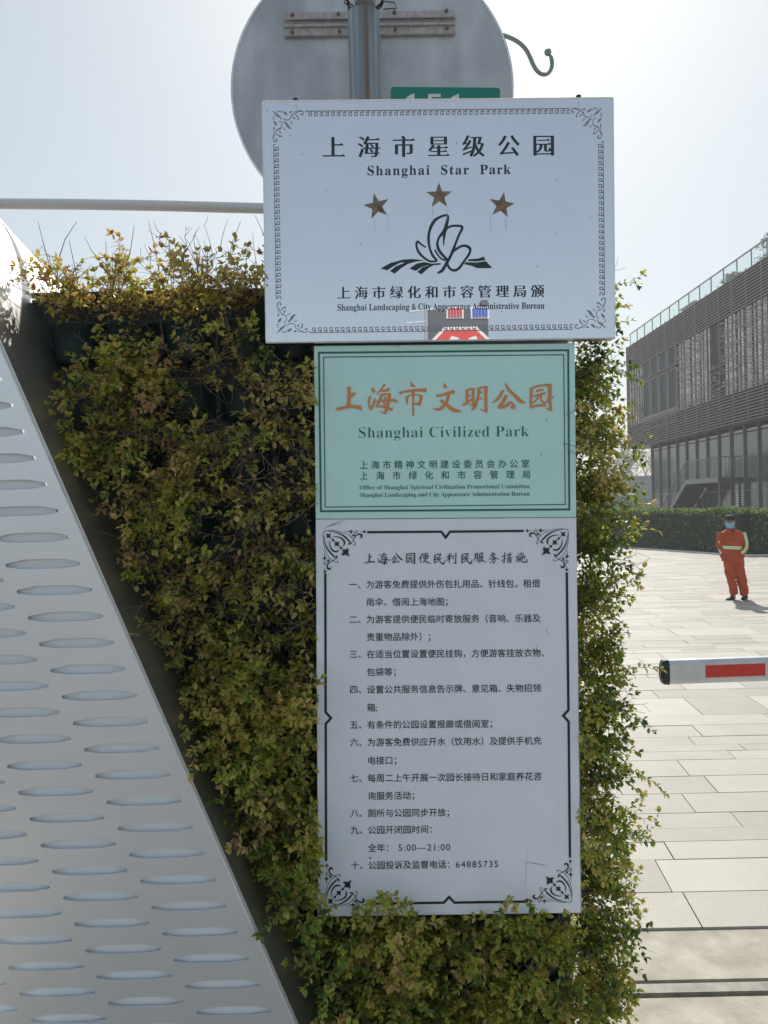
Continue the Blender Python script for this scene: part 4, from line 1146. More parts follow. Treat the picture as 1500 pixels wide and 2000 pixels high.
# ================================================================== SIGN 2: TEAL CIVILIZED PARK SIGN
S2Y = 1.755
s2 = empty('civilized_park_sign', P(870, 840, S2Y + .01), 'pale teal sign with orange brush lettering and a green double border', 'sign')
F2 = Face(S2Y, .0085)
mb = MB(); mb.prism([P(x, y, S2Y) for x, y in [(613, 675.5), (1122.5, 670.5), (1125.5, 1010), (616.5, 1013.5)]], (0, .02, 0)); bevel(mb.build('panel', M['teal'], s2), .001, 1)
mm = lambda x, y: P(x, y, S2Y - .0008)
mb = MB(); polyline(mb, mm, [(623, 689), (1109.8, 684), (1112, 995), (626.8, 998.5)], 3.8, True); mb.build('border', M['dkgreen'], s2)
mb = MB(); polyline(mb, mm, [(632, 697.5), (1101, 692.8), (1104, 985.3), (635.2, 990.5)], 1.9, True); mb.build('border', M['dkgreen'], s2)
LT = [MB() for _ in range(7)]; za = zoomf(650, 735, 6.818, S2Y); zb_ = zoomf(865, 735, 6.818, S2Y)
for li, pl in zip((0, 1, 1, 1, 2, 2, 2, 2, 2), [[(192,138),(215,135),(243,152),(235,185),(236,225),(295,212),(310,232),(240,290),(237,375),(262,383),(375,387),(395,440),(382,447),(300,420),(220,418),(130,437),(55,455),(42,425),(175,390),(190,375),(195,250)],
           [(512,170),(530,147),(555,165),(562,215),(545,220),(515,195)],
           [(485,262),(515,262),(500,310),(490,370),(505,405),(525,370),(548,320),(565,285),(573,285),(566,335),(558,380),(510,460),(475,410),(467,350),(475,300)],
           [(680,97),(705,110),(685,140),(655,175),(690,182),(750,150),(768,165),(745,195),(690,212),(645,200),(590,243),(580,238),(620,190),(660,135)],
           [(1045,68),(1060,95),(1100,128),(1090,150),(1035,130),(1032,95)],
           [(880,203),(905,203),(1000,180),(1130,165),(1240,157),(1252,185),(1250,213),(1180,203),(1050,205),(940,220),(897,247)],
           [(1045,200),(1095,200),(1085,300),(1083,525),(1057,525),(1058,300)],
           [(968,268),(1040,240),(1045,255),(1010,275),(1000,330),(1000,383),(985,375),(970,320)],
           [(1088,240),(1150,235),(1200,262),(1190,320),(1172,395),(1085,375),(1086,350),(1130,352),(1150,320),(1155,262),(1120,255),(1090,258)]]): polyfill(LT[li], za(), pl)
for s in [[(645,245,40),(622,330,32),(580,405,24)], [(640,252,30),(700,238,26),(778,240,28)], [(757,242,44),(740,340,44),(718,430,42),(695,505,28)], [(565,342,14),(640,325,28),(740,318,34),(830,322,34),(857,350,20)],
          [(568,400,18),(650,402,28),(720,418,36),(797,445,42)], [(700,500,24),(660,480,14),(622,460,6)], [(685,272,18),(700,292,28),(698,312,18)], [(668,342,12),(688,360,26),(680,385,26)]]: stroke(LT[1], za(), s)
polyfill(LT[3], zb_(), [(25,85),(40,110),(60,155),(45,165),(10,140),(8,115)])
polyfill(LT[3], zb_(), [(-94,243),(0,232),(60,205),(145,178),(165,225),(100,238),(60,245),(0,262),(-80,278)])
for s in [[(80,235,40),(58,320,38),(20,385,42),(-50,440,38),(-135,428,8)], [(-35,318,34),(10,345,38),(60,380,40),(110,430,50),(180,457,46),(252,468,8)],
          [(322,178,36),(320,270,34),(318,375,26)], [(305,190,20),(360,170,26),(430,165,22)], [(410,165,34),(402,250,34),(412,400,32)], [(335,240,16),(355,255,26),(345,275,10)], [(262,385,22),(320,350,28),(390,300,18)], [(350,365,6),(410,395,24)],
          [(480,150,38),(472,260,32),(430,400,38),(378,456,10)], [(465,162,22),(540,144,26),(600,145,24)], [(575,142,44),(573,300,40),(578,482,38)], [(488,435,6),(590,468,34)], [(490,215,22),(528,212,18)], [(475,298,24),(528,290,20)],
          [(805,185,30),(740,290,36),(662,353,12)], [(832,92,16),(880,180,34),(970,265,44),(1030,325,50),(1100,352,8)],
          [(850,250,46),(800,340,40),(740,415,40)], [(738,415,36),(850,390,40),(885,345,24),(925,360,30),(955,410,30),(960,430,14)], [(895,402,12),(930,420,28),(960,415,22)],
          [(1182,160,34),(1175,300,34),(1170,432,18)], [(1165,168,26),(1280,125,26),(1420,113,24),(1452,128,18)], [(1425,115,46),(1427,300,42),(1440,458,28)], [(1366,420,6),(1445,452,34)], [(1178,405,26),(1280,385,28),(1375,385,30)],
          [(1238,200,28),(1338,175,30)], [(1200,272,20),(1290,240,26),(1368,222,28)], [(1275,250,30),(1250,310,26),(1190,357,12)], [(1312,245,26),(1308,310,26),(1340,345,26),(1388,338,24),(1380,285,8)]]: stroke(LT[3 if s[0][0] < 200 and s[0][0] != 322 else 4 if s[0][0] < 700 else 5 if s[0][0] < 1100 else 6], zb_(), s)
for q_ in LT: q_.build('letter', M['orange_print'], s2)
mb = MB(); latin(mb, F2, bold('Shanghai Civilized Park'), 700.5, 1033.5, 855, 30, off=-.017); mb.build('lettering', M['dkgreen'], s2)
mb = MB(); cjk(mb, F2, '上海市精神文明建设委员会办公室', 702, 914.8, 17.2, 22.55, .008); mb.build('lettering', M['dkgreen'], s2)
mb = MB(); cjk(mb, F2, '上海市绿化和市容管理局', 702.5, 935.8, 17.2, 31.75, .008); mb.build('lettering', M['dkgreen'], s2)
mb = MB(); latin(mb, F2, bold('Office of Shanghai Spiritual Civilization Promotional Committee'), 702.5, 1034.5, 956.2, 11.8, off=-.006); mb.build('lettering', M['dkgreen'], s2)
mb = MB(); latin(mb, F2, bold('Shanghai Landscaping and City Appearance Administration Bureau'), 702.5, 1034.5, 970.8, 11.8, off=-.006); mb.build('lettering', M['dkgreen'], s2)

mb = MB(); dg_ = zoomf(0, 0, 1, S2Y)
for (x, y, r) in ((1080, 776, 1.4), (1068, 820, 1.3), (1056, 888, 1.3), (778, 676, 1.2), (1049, 763, .8)): disc(mb, dg_(), x, y, r, 6)
mb.build('speck', M['black_print'], s2)
# ================================================================== SIGN 3: WHITE SERVICE NOTICE
S3Y = 1.757
s3 = empty('service_notice_sign', P(875, 1400, S3Y + .01), 'tall white sign listing park services and opening hours in black print', 'sign')
F3 = Face(S3Y, lambda y: .0060 + (y - 1018) / 770 * .0075)
mb = MB(); mb.prism([P(x, y, S3Y) for x, y in [(616.5, 1014.5), (1125.5, 1011), (1134, 1783), (621, 1790.5)]], (0, .02, 0)); bevel(mb.build('panel', M['white_film'], s3), .001, 1)
mb = MB(); mb.prism([P(x, y, S3Y + .0205) for x, y in [(616.5, 1014.5), (1125.5, 1011), (1136, 1783), (621, 1790.5)]], (.002, .012, 0)); mb.build('backing', M['dusty'], s3)
lines = [(1140.5, '一、', '为游客免费提供外伤包扎用品、针线包，租借'), (1174.8, '', '雨伞、借阅上海地图；'), (1208.6, '二、', '为游客提供便民临时寄放服务（音响、乐器及'), (1243, '', '贵重物品除外）；'),
         (1276.6, '三、', '在适当位置设置便民挂钩，方便游客挂放衣物、'), (1311.5, '', '包袋等；'), (1345.5, '四、', '设置公共服务信息告示牌、意见箱、失物招领'), (1380.8, '', '箱'), (1414.5, '五、', '有条件的公园设置报廊或借阅室；'),
         (1448.6, '六、', '为游客免费供应开水（饮用水）及提供手机充'), (1484.3, '', '电接口；'), (1518.6, '七、', '每周二上午开展一次园长接待日和家庭养花咨'), (1553.3, '', '询服务活动；'), (1587.2, '八、', '厕所与公园同步开放；'),
         (1621.6, '九、', '公园开闭园时间：'), (1656.6, '', '全年：'), (1690.4, '十、', '公园投诉及监督电话：')]
for (yc, num, body) in lines:
    yc = yc + 1.6 if yc < 1600 else yc
    t = F3.tilt(yc); xo = 714.8 + (yc - 1140) / 550 * 4.0; mb = MB(); em = 17.05
    yb = yc + em * .36
    if num: cjk(mb, F3, num, xo - 33.8, yb + 33.8 * t - 0.3, em, em, .006)
    cjk(mb, F3, body, xo, yb, em, em, .006)
    if body == '箱': latin(mb, F3, ';', xo + 18, xo + 20, yb, 18, squeeze=False)
    if body.startswith('全年'): latin(mb, F3, '5:00—21:00', 778.6, 879.4, yb - .6, 18.2)
    if body.startswith('公园投诉'): latin(mb, F3, '64885735', 890.5, 973, yb - 1.8, 18.2)
    mb.build('lettering', M['black_print'], s3)
# heading: brush style
mb = MB()
def remap(ox, oy, sc, ax, ay, k):   # reuse the brush characters at heading size
    return None
kx = 8.8235
zt_ = zoomf(700, 1070, kx, S3Y)
def bs(strokes, f=None):
    for s in strokes: stroke(mb, (f or zt_)(), s)
bs([[(190,100,18),(188,180,22),(183,255,24)], [(190,168,16),(228,145,20)], [(98,262,12),(185,246,20),(265,240,22),(280,265,10)]])
bs([[(365,108,14),(378,128,18)], [(340,175,10),(345,210,12),(352,250,14),(368,215,8)], [(450,85,20),(415,130,14),(375,165,8)], [(430,125,14),(490,115,14)], [(420,150,18),(400,215,16),(375,262,12)], [(425,150,12),(490,160,16)], [(485,155,20),(465,230,20),(450,295,16)], [(395,205,12),(470,205,16),(540,212,20)], [(375,252,12),(450,252,16),(505,268,16)], [(455,285,14),(410,262,6)], [(445,172,14),(450,190,12)], [(435,225,14),(440,240,12)]])
bs([[(632,135,18),(600,185,16),(558,215,8)], [(640,85,10),(680,140,20),(730,190,24),(775,218,6)], [(655,170,22),(625,215,18),(590,250,16)], [(585,255,14),(650,245,16),(680,225,12),(705,258,14)]])
bs([[(832,115,18),(830,255,16)], [(825,112,16),(900,98,14),(975,95,16)], [(968,95,22),(968,200,20),(972,278,16)], [(920,262,6),(970,275,16)], [(832,250,12),(900,240,14),(945,242,12)], [(865,140,14),(930,125,12)], [(850,182,12),(935,165,14)], [(890,178,12),(870,215,12),(845,232,8)], [(912,172,12),(912,210,12),(945,215,12),(945,195,6)]])
bs([[(1105,95,18),(1080,150,16),(1035,190,8)], [(1078,155,18),(1070,262,12)], [(1110,118,12),(1200,92,18)], [(1125,140,14),(1128,195,12)], [(1125,138,12),(1205,128,14)], [(1205,128,18),(1195,190,14)], [(1128,165,10),(1195,158,12)], [(1130,192,12),(1195,184,12)], [(1160,115,16),(1155,210,14),(1100,262,8)], [(1120,215,12),(1180,245,20),(1250,268,10)]])
bs([[(1320,125,20),(1310,200,18),(1305,262,14)], [(1318,122,14),(1425,105,18)], [(1415,108,20),(1400,160,16)], [(1330,170,14),(1410,155,14)], [(1312,205,14),(1435,185,18)], [(1310,262,16),(1375,225,12)], [(1370,170,16),(1405,235,18),(1470,278,22),(1482,205,6)]])
z2 = zoomf(865, 1070, kx, S3Y)
bs([[(155,95,14),(85,130,12)], [(48,168,10),(100,155,14),(160,140,16)], [(115,125,18),(112,200,16),(108,262,12)], [(110,165,14),(85,205,12),(50,232,6)], [(120,175,12),(140,190,12)], [(178,125,14),(175,195,14)], [(225,85,18),(222,180,18),(222,275,20)], [(170,255,5),(220,270,16)]], z2)
bs([[(335,115,20),(328,190,18),(325,262,14)], [(335,112,14),(440,100,18)], [(430,102,20),(415,155,16)], [(345,160,14),(425,150,14)], [(330,200,14),(450,180,18)], [(328,262,16),(390,220,12)], [(385,165,16),(420,225,18),(485,272,22),(498,200,6)]], z2)
bs([[(560,95,16),(555,170,14),(528,240,8)], [(560,98,12),(600,90,16)], [(598,90,16),(596,180,16),(600,245,14)], [(562,140,10),(595,133,12)], [(560,180,10),(595,172,12)], [(635,100,14),(632,180,14),(630,260,12)], [(635,95,12),(695,88,16)], [(690,90,16),(675,135,12),(640,140,10)], [(640,165,12),(695,150,14)], [(690,155,16),(665,215,14),(640,245,8)], [(650,175,12),(690,225,18),(745,245,8)]], z2)
bs([[(865,75,14),(835,120,14),(800,150,8)], [(850,105,12),(905,95,14)], [(900,98,16),(855,155,14),(775,212,8)], [(840,125,10),(900,170,18),(975,200,8)], [(825,205,10),(905,185,16)], [(900,190,18),(890,240,16),(875,270,14),(840,250,6)], [(875,170,14),(855,225,12),(800,265,8)]], z2)
bs([[(1015,150,12),(1085,135,14)], [(1068,75,16),(1062,170,16),(1055,262,16)], [(1030,250,5),(1055,262,14)], [(1005,228,12),(1085,180,10)], [(1105,130,12),(1190,110,14)], [(1125,95,12),(1128,175,12)], [(1160,75,14),(1155,170,12)], [(1095,185,12),(1200,168,16)], [(1115,205,12),(1118,255,12)], [(1115,203,12),(1175,195,12)], [(1172,195,16),(1170,262,14)], [(1118,225,10),(1168,220,10)], [(1118,252,10),(1168,246,10)]], z2)
bs([[(1295,95,14),(1305,118,14)], [(1250,160,12),(1330,138,14)], [(1290,160,16),(1280,215,14),(1250,245,8)], [(1290,185,12),(1325,175,14)], [(1322,178,16),(1310,235,14),(1290,245,6)], [(1360,68,16),(1345,110,12),(1325,135,8)], [(1350,115,12),(1400,105,14)], [(1335,165,12),(1420,140,16)], [(1415,145,14),(1405,195,10)], [(1375,130,14),(1372,210,12)], [(1345,155,16),(1345,215,16),(1370,240,16),(1450,240,20),(1445,185,6)]], z2)
mb.build('heading', M['black_print'], s3)
# border with notches
mm3 = lambda x, y: P(x, y, S3Y - .0008)
mb = MB(); polyline(mb, mm3, [(717, 1039.5), (862, 1038.5), (870.5, 1050), (879, 1038.4), (1023, 1037)], 4.6); mb.build('border', M['black_print'], s3)
mb = MB(); polyline(mb, mm3, [(635.4, 1120), (636, 1391), (646.5, 1402.6), (636.2, 1414), (637, 1682)], 4.8); mb.build('border', M['black_print'], s3)
mb = MB(); polyline(mb, mm3, [(1107, 1118), (1110.3, 1387), (1100, 1398), (1110.6, 1409.5), (1113.3, 1675)], 4.8); mb.build('border', M['black_print'], s3)
mb = MB(); polyline(mb, mm3, [(723, 1765.2), (867, 1763.2), (877, 1752), (887.5, 1763), (1031, 1761)], 4.8); mb.build('border', M['black_print'], s3)
half = [[(155,218,12),(350,205,13),(550,235,12),(750,310,10),(880,430,12)], [(260,215,6),(480,260,26),(640,340,38),(760,450,38),(815,525,22)], [(805,530,30),(768,545,30),(758,520,16)],
        [(815,545,12),(880,440,14),(930,350,26),(1000,300,32),(1070,320,50),(1080,370,40),(1035,392,12)], [(880,440,12),(915,500,12),(925,550,12),(895,570,16),(880,545,14)],
        [(820,350,10),(890,345,12),(915,300,12),(905,240,12),(945,210,12),(980,240,12),(960,268,14),(935,252,16)], [(365,360,8),(480,360,22),(570,390,30),(640,450,40),(660,530,38),(625,588,10)], [(640,228,4),(720,234,10),(800,242,26)], [(1040,246,4),(1130,246,20)]]
for (ox, oy, sx, sy) in [(632.2, 1037, 1, 1), (1109.5, 1033.6, -1, 1), (636, 1770, 1, -1), (1116.6, 1761.5, -1, -1)]:
    mb = MB(); q = [0]
    def nx():
        q[0] += 1; l = .0006 + q[0] * .00004
        return lambda x, y, l=l: P(ox + sx * (x - 152) / 12.5, oy + sy * (y - 215) / 12.5 - sx * (x - 152) / 12.5 * .009, S3Y - l)
    for s in half:
        stroke(mb, nx(), s); stroke(mb, nx(), [(y - 63, x + 63, w_) for x, y, w_ in s])
    for (x, y, r_) in ((820, 240, 62), (1145, 245, 52)):
        star4(mb, nx(), x, y, r_, .42); star4(mb, nx(), y - 63, x + 63, r_, .42)
    disc(mb, nx(), 875, 325, 24); disc(mb, nx(), 262, 938, 24)
    star4(mb, nx(), 270, 335, 88, .42, math.pi / 4); disc(mb, nx(), 380, 440, 30); disc(mb, nx(), 573, 632, 32)
    polyfill(mb, nx(), [(420, 480), (475, 492), (530, 480), (518, 535), (530, 590), (475, 578), (420, 590), (432, 535)])
    polyfill(mb, nx(), [(600,660),(640,675),(720,665),(735,620),(765,690),(745,750),(790,850),(690,795),(620,820),(560,795),(610,780),(620,720)])
    stroke(mb, nx(), [(330, 390, 12), (600, 660, 12)])
    mb.build('corner_ornament', M['black_print'], s3)
mb = MB()
for (x0, y0, x1, y1, w_) in [(1022, 1685, 1070, 1692, 1.2), (1066, 1226, 1070, 1240, .7), (1047, 1258, 1049, 1275, .6), (1029, 1660, 1027, 1730, .5), (633, 1032, 668, 1022, 1.6), (676, 1016, 640, 1028, 1.0)]:
    q = _lift; q[0] += 1
    stroke(mb, lambda x, y: P(x, y, S3Y - .0006), [(x0, y0, w_ * .4), ((x0 + x1) / 2, (y0 + y1) / 2 - 2, w_), (x1, y1, w_ * .4)])
disc(mb, mm3, 723, 1676, 2.4)
M['scuff'] = mat('grey_scuff', (.25, .25, .26), .7); mb.build('scuff_mark', M['scuff'], s3)
# mounting frame behind the three signs
fr = empty('sign_frame', P(870, 1000, 1.80), 'dark steel posts and rails carrying the three stacked signs', 'sign frame')
for x in (660, 1080):
    a = P(x, 230, 1.80); mb = MB(); mb.box((P(x, 1000, 1.80).x - .012, 1.792, P(x, 1720, 1.8).z), (P(x, 1000, 1.80).x + .012, 1.822, a.z)); mb.build('post', M['dark_frame'], fr)
for (x, y) in ((660, 700), (1080, 700), (660, 1650), (1080, 1650)):
    p = P(x, y, 1.80); mb = MB(); mb.box((p.x - .010, 1.8225, p.z - .012), (p.x + .010, WY + .0, p.z + .012)); mb.build('bracket', M['dark_frame'], fr)
for y in (672, 1014, 1600):
    z = P(870, y, 1.8).z; mb = MB(); mb.box((P(632, y, 1.8).x, 1.779, z - .012), (P(1105, y, 1.8).x, 1.7915, z + .012)); mb.build('rail', M['dark_frame'], fr)

# ================================================================== BOOM BARRIER
BYY = 3.8
bo = empty('boom_barrier', (4.2, BYY, 0), 'white aluminium boom arm with a red stripe and black end cap', 'barrier')
tz = P(1300, 1312, BYY).z; tz2 = P(1500, 1305, BYY).z; xs0 = P(1304, 1312, BYY).x; xs1 = P(1500, 1305, BYY).x
slope = (tz2 - tz) / (xs1 - xs0)
hh = 23 / 1500 * BYY; prof = [(-.030, -hh*.72), (-.030, hh*.66), (-.018, hh), (.018, hh), (.030, hh*.66), (.030, -hh*.72), (.018, -hh), (-.018, -hh)]
def armring(x, sc=1.0): return [Vector((x, BYY + a * sc, tz + (x - xs0) * slope + b * sc)) for a, b in prof]
mb = MB(); mb.ring_loft([armring(xs0), armring(4.25)]); mb.build('arm', M['alu'], bo)
mb = MB(); mb.ring_loft([armring(xs0 - .034, .78), armring(xs0 - .026, 1.0), armring(xs0 - .0005, 1.06)]); mb.build('end_cap', M['black_plastic'], bo)
mb = MB(); mb.ring_loft([armring(xs0 - .0385, .55), armring(xs0 - .0345, .6)]); mb.build('end_cap_badge', M['black_plastic'], bo)
x = P(1373, 1312, BYY).x; wst = P(1489, 1310, BYY).x - x
while x < 4.0:
    za, zb2 = tz + (x - xs0) * slope, tz + (x + wst - xs0) * slope
    mb = MB(); mb.prism([(x, BYY - .0312, za - hh*.50), (x + wst, BYY - .0312, zb2 - hh*.50), (x + wst, BYY - .0312, zb2 + hh*.54), (x, BYY - .0312, za + hh*.54)], (0, .001, 0)); mb.build('red_stripe', M['red'], bo); x += wst * 2.1
mb = MB(); mb.box((4.1, BYY + .04, 0), (4.42, BYY + .34, 1.12)); bevel(mb.build('cabinet', M['orange_cloth'], bo), .012)
mb = MB(); mb.box((4.09, BYY - .035, tz - .06), (4.40, BYY + .039, tz + .12)); mb.build('arm_holder', M['dark_frame'], bo)

# ================================================================== PERSON IN ORANGE WORKWEAR
PG = G(1439, 1172)
SC = 165 / 1500 * PG.y / 165 / 10     # metres per pixel of the 10x crop
per = empty('person', PG, 'person in orange workwear, dark cap and blue mask standing with hands in pockets', 'person')
def W(x, y, dep=0.0):   # crop pixel -> world, figure plane
    return Vector((PG.x + (x - 690) * SC, PG.y + dep, max(0.0, (1800 - y) * SC)))
def remesh(mb, name, m, vox, parent, sm=6, dis=0.0, smooth=True):
    o = mb.build(name, m, None, smooth)
    md = o.modifiers.new('r', 'REMESH'); md.mode = 'VOXEL'; md.voxel_size = vox; md.use_smooth_shade = True
    s = o.modifiers.new('s', 'SMOOTH'); s.factor = .5; s.iterations = sm
    dg = bpy.context.evaluated_depsgraph_get(); dg.update()
    me = bpy.data.meshes.new_from_object(o.evaluated_get(dg)); me.materials.clear(); me.materials.append(m); bpy.data.objects.remove(o)
    if dis:
        for v in me.vertices:
            d = noise.noise(Vector(v.co) * 9) * dis + noise.noise(Vector((v.co.x * 6, v.co.y * 6, v.co.z * 22))) * dis; v.co += v.normal * d
    o = bpy.data.objects.new(name, me); col.objects.link(o); o.parent = parent; o.matrix_parent_inverse = Matrix.Translation(-Vector(parent.location)); return o
def hring(x, y, hw, dp, dep=0.0, n=20):
    return ell(W(x, y, dep), hw * SC, dp * SC, n)
# body: one continuous figure (head, neck, trunk, arms, legs)
mb = MB()
mb.ring_loft([hring(585, 400, 30, 36), hring(583, 385, 52, 62, -.01), hring(582, 350, 74, 84, -.005), hring(583, 290, 88, 98), hring(585, 230, 90, 104), hring(588, 180, 78, 92), hring(590, 150, 45, 55), hring(590, 142, 12, 14)])
mb.ring_loft([hring(608, 480, 70, 58, .01), hring(600, 420, 52, 54, .01), hring(596, 340, 50, 52, .01)])
mb.ring_loft([hring(608, 500, 180, 85), hring(600, 700, 170, 95), hring(620, 900, 175, 100), hring(640, 1040, 160, 95)])
for pts, rs in (([(410, 500), (350, 700), (410, 880), (470, 930)], [50, 42, 36, 40]), ([(810, 500), (860, 760), (740, 880), (680, 920)], [50, 42, 36, 40]), ([(560, 1030), (560, 1350), (625, 1690), (600, 1760)], [85, 62, 42, 40]), ([(720, 1030), (770, 1350), (835, 1700), (830, 1770)], [85, 62, 42, 40])):
    mb.tube([W(x, y, -.02 if i == 3 else 0) for i, (x, y) in enumerate(pts)], [r * SC for r in rs], 12)
# nose, ears, brow
mb.tube([W(560, 285, -.095), W(556, 262, -.092)], [.014, .008], 8); mb.tube([W(676, 290, .0), W(676, 262, .0)], [.016, .018], 8); mb.tube([W(494, 290, .01), W(495, 262, .01)], [.014, .016], 8)
body = remesh(mb, 'body', M['skin'], .011, per, 4)
for x in (538, 596):
    e = MB(); p = W(x, 256, -.097); e.tube([p, p + Vector((0, .008, 0))], [.008, .011], 8); e.build('eye', M['black_plastic'], per)
# trousers
mb = MB()
mb.ring_loft([hring(640, 1080, 190, 118), hring(640, 980, 192, 120)])
mb.tube([W(555, 1010), W(552, 1130), W(575, 1350), W(612, 1500), W(640, 1690)], [105 * SC, 102 * SC, 86 * SC, 78 * SC, 78 * SC], 18)
mb.tube([W(722, 1010), W(735, 1130), W(780, 1350), W(815, 1500), W(840, 1700)], [115 * SC, 112 * SC, 98 * SC, 88 * SC, 84 * SC], 18)
remesh(mb, 'trousers', M['orange_cloth'], .012, per, 3, .012)
# jacket
mb = MB()
mb.ring_loft([hring(606, 410, 70, 62, .01), hring(607, 440, 150, 78, .01), hring(610, 480, 222, 98), hring(606, 560, 232, 118), hring(590, 700, 222, 126), hring(600, 820, 232, 132), hring(618, 930, 238, 134), hring(625, 1030, 210, 128), hring(622, 1050, 196, 122)])
mb.tube([W(420, 490), W(375, 600, -.01), W(352, 710, -.02), W(385, 810, -.05), W(420, 905, -.09)], [x * SC for x in (72, 66, 60, 54, 50)], 14)
mb.tube([W(800, 490), W(838, 620, -.01), W(862, 750, -.03), W(815, 830, -.08), W(735, 890, -.115)], [x * SC for x in (78, 74, 70, 64, 56)], 14)
remesh(mb, 'jacket', M['orange_cloth'], .012, per, 3, .009)
# collar, pocket flaps, placket, tapes
def patch(name, pts, dep, m, th=.006):
    mb = MB(); mb.prism([W(x, y, dep if len(p_) == 0 else p_[0]) for (x, y, *p_) in pts], (0, th, 0)); return mb.build(name, m, per)
for pts in ([(520, 400, -.075), (500, 430, -.085), (520, 520, -.135), (560, 480, -.12), (545, 405, -.08)], [(560, 480, -.12), (540, 525, -.14), (600, 480, -.125), (680, 350, -.03), (640, 370, -.07), (600, 440, -.11)]):
    patch('collar', pts, -.1, M['orange_cloth'], .012)
patch('pocket_flap', [(408, 560, -.105), (478, 545, -.135), (470, 585, -.138), (440, 612, -.135), (408, 600, -.115)], 0, M['orange_cloth'], .012)
patch('pocket_flap', [(580, 600, -.14), (720, 615, -.12), (722, 640, -.122), (650, 632, -.138), (580, 618, -.142)], 0, M['orange_cloth'], .012)
def band(name, rows_, m, n=26, a0=R(184), a1=R(356)):
    mb = MB(); rr2 = []
    for (x, y, hw, dp) in rows_:
        rr2.append([W(x, y + (0 if True else 0)) + Vector((math.cos(a0 + (a1 - a0) * q / n) * hw * SC, math.sin(a0 + (a1 - a0) * q / n) * dp * SC, -(q / n) * 30 * SC)) for q in range(n + 1)])
    k0 = 0
    for r_ in rr2: mb.v += [tuple(p) for p in r_]
    for i in range(len(rr2) - 1):
        for q in range(n): mb.f.append((i*(n+1)+q, i*(n+1)+q+1, (i+1)*(n+1)+q+1, (i+1)*(n+1)+q))
    return mb.build(name, m, per, smooth=True)
band('waist_tape', [(583, 722, 228, 140), (584, 740, 229, 141)], M['silver_tape']); band('waist_tape', [(584, 740, 229, 141), (586, 765, 230, 142)], M['hivis']); band('waist_tape', [(586, 765, 230, 142), (587, 782, 231, 143)], M['silver_tape'])
def sleeve_tape(path, hw, m, dep):
    mb = MB(); pts = [Vector((x, y)) for x, y in path]; L, Rr = [], []
    for i in range(len(pts)):
        d = (pts[min(i+1, len(pts)-1)] - pts[max(i-1, 0)]).normalized(); nn = Vector((-d.y, d.x)) * hw; dd = dep[i]
        L.append(W(*(pts[i] + nn), dd)); Rr.append(W(*(pts[i] - nn), dd))
    for a, b in zip(L, Rr): mb.v += [tuple(a), tuple(b)]
    for i in range(len(pts) - 1): mb.f.append((2*i, 2*i+1, 2*i+3, 2*i+2))
    return mb.build('sleeve_tape', m, per)
tp = [(828, 480), (845, 560), (862, 640), (862, 705), (830, 780), (780, 830), (715, 875)]; dp_ = [-.075, -.082, -.088, -.10, -.135, -.155, -.172]
sleeve_tape(tp, 27, M['silver_tape'], dp_); sleeve_tape(tp, 14, M['hivis'], [d - .004 for d in dp_])
sleeve_tape([(325, 790), (335, 830), (350, 880)], 14, M['silver_tape'], [-.07, -.09, -.12]); sleeve_tape([(345, 640), (330, 665)], 16, M['silver_tape'], [-.07, -.075])
# mask, cap, shoes
mb = MB(); mb.ring_loft([ell(W(573, 400, -.028), 38*SC, 60*SC, 20), ell(W(570, 380, -.030), 62*SC, 80*SC, 20), ell(W(569, 330, -.026), 80*SC, 90*SC, 20), ell(W(570, 300, -.022), 84*SC, 90*SC, 20), ell(W(572, 284, -.02), 82*SC, 90*SC, 20)], True)
mk_ = mb.build('face_mask', M['mask'], per, smooth=True)
mb = MB(); mb.ring_loft([hring(590, 240, 101, 112), hring(590, 190, 103, 114), hring(588, 155, 88, 100), hring(588, 138, 55, 64), hring(588, 132, 12, 14)])
mb.ring_loft([ell(W(565, 235, -.075), 92*SC, 70*SC, 20), ell(W(566, 215, -.07), 92*SC, 68*SC, 20)]); remesh(mb, 'cap', M['navy'], .010, per, 2)
for (x0, y0, x1, y1) in ((450, 1768, 655, 1740), (752, 1800, 890, 1765)):
    mb = MB(); a = W(x0, 1790, -.10); b = W(x1, 1790, .03); d = (b - a); 
    rr3 = []
    for t, wd, h_ in ((0, .022, .025), (.12, .040, .045), (.4, .048, .065), (.7, .042, .10), (.95, .04, .10), (1, .025, .07)):
        cpt = a + d * t; s = d.cross(Vector((0, 0, 1))).normalized()
        rr3.append([Vector((cpt.x, cpt.y, 0)) + s * math.cos(q) * wd + Vector((0, 0, h_ / 2 + .004 + math.sin(q) * h_ / 2)) for q in [2 * math.pi * i / 12 for i in range(12)]])
    mb.ring_loft(rr3); mb.build('shoe', M['shoe'], per, smooth=True)

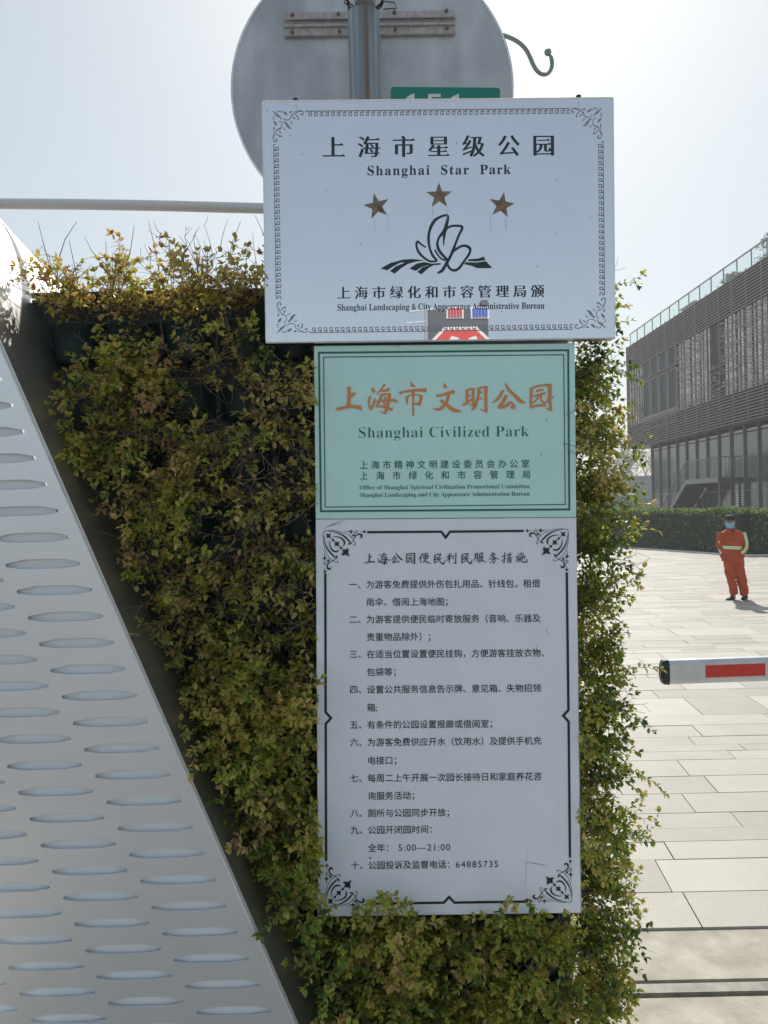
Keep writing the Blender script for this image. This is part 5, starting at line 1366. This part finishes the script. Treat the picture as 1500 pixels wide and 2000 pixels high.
# ================================================================== BEHIND THE CAMERA: WHAT THE SILVER SIGN REFLECTS
VD = S1Y + (S1Y + 3.4)          # distance of the mirror image
def RV(px, py, dy=0.0):
    p = P(px, py, VD); return Vector((p.x, -3.4 - dy, p.z))
sp_ = empty('stop_sign', (RV(897, 900).x, -3.5, 0), 'red octagonal stop sign under a red and blue light box, mirrored in the silver sign', 'road sign')
mb = MB(); a, b = RV(837, 602), RV(957, 720); mb.box((min(a.x, b.x), -3.55, b.z), (max(a.x, b.x), -3.45, a.z)); bevel(mb.build('light_box', M['dark_box'], sp_), .006)
for (x0, x1, m_, nm) in ((875, 904, M['red_lamp'], 'red_lamp'), (923, 954, M['blue_lamp'], 'blue_lamp')):
    a, b = RV(x0, 600), RV(x1, 617); mb = MB(); mb.box((a.x - .012, -3.449, b.z - .012), (b.x + .012, -3.44, a.z + .012)); f_ = mb.build('lamp_frame', M['white'], sp_)
    mb = MB(); nx_, nz_ = 5, 3
    for i in range(nx_):
        for j in range(nz_): mb.box((a.x + (b.x - a.x) * i / nx_ + .003, -3.4395, b.z + (a.z - b.z) * j / nz_ + .003), (a.x + (b.x - a.x) * (i + 1) / nx_ - .003, -3.425, b.z + (a.z - b.z) * (j + 1) / nz_ - .003))
    mb.build(nm, m_, f_)
a = RV(948, 586); mb = MB(); mb.box((a.x - .03, -3.53, a.z - .1), (a.x + .03, -3.47, a.z + .02)); mb.build('sensor', M['dark_box'], sp_)
tp_ = RV(899, 638.5); s_ = 64 / 1500 * VD; ap = s_ * 1.2071; oc = Vector((tp_.x, -3.40, tp_.z - ap)); Rr0 = ap / math.cos(math.pi / 8)
def octo(r, y): return [Vector((oc.x + r * math.cos(math.pi/8 + math.pi/4*i), y, oc.z + r * math.sin(math.pi/8 + math.pi/4*i))) for i in range(8)]
mb = MB(); mb.prism(octo(Rr0, -3.40), (0, .004, 0)); mb.build('octagon_plate', M['white'], sp_)
mb = MB(); mb.prism(octo(Rr0 * .93, -3.3958), (0, .001, 0)); mb.build('red_field', M['red'], sp_)
mb = MB(); cs = fatten(contours('停'), .03, .02); e_ = ap * 1.5
fill(mb, cs, lambda x, y: Vector((oc.x - (x - .5) * e_, -3.3935, oc.z + (y - .36) * e_))); mb.build('lettering', M['white'], sp_)
mb = MB(); mb.tube([(oc.x, -3.6, 0), (oc.x, -3.6, tp_.z + .1)], .045, 16); mb.build('pole', M['galv'], sp_, smooth=True)
lp = empty('street_lamp', (RV(825, 900).x * 3.2, -16, 0), 'tall street lamp standing behind the viewer, a faint line in the silver sign', 'street lamp')
qx = (P(826, 640, S1Y * 2 + 16)).x; qz = P(826, 607, S1Y * 2 + 16).z
mb = MB(); mb.tube([(qx - .1, -16, 0), (qx + .1, -16, qz)], .045, 8); mb.build('pole', M['galv'], lp)
mb = MB(); mb.tube([(qx - .35, -16, qz - .02), (qx + .3, -16, qz + .04)], .02, 6); mb.tube([(qx - .4, -16, qz - .30), (qx + .1, -16, qz - .28)], .018, 6); mb.build('arm', M['galv'], lp)

# ================================================================== HAZE
HAZE = 0.002
if HAZE:
    mb = MB(); mb.box((-130, -60, -1.2), (130, 190, 18.5)); hz = tag(mb.build('haze', M['white']), None, kind='stuff')
    hm = bpy.data.materials.new('thin_air'); hm.use_nodes = True; n = hm.node_tree.nodes; n.remove(n['Principled BSDF'])
    pv = n.new('ShaderNodeVolumePrincipled'); pv.inputs['Color'].default_value = (.93, .95, .97, 1); pv.inputs['Density'].default_value = HAZE; pv.inputs['Anisotropy'].default_value = .3
    hm.node_tree.links.new(pv.outputs[0], n['Material Output'].inputs['Volume']); hz.data.materials.clear(); hz.data.materials.append(hm)
print('TRIS', sum(sum(len(p.vertices) - 2 for p in m_.polygons) for m_ in bpy.data.meshes))
print('slabs', cnt, 'shrubs', n_sh)
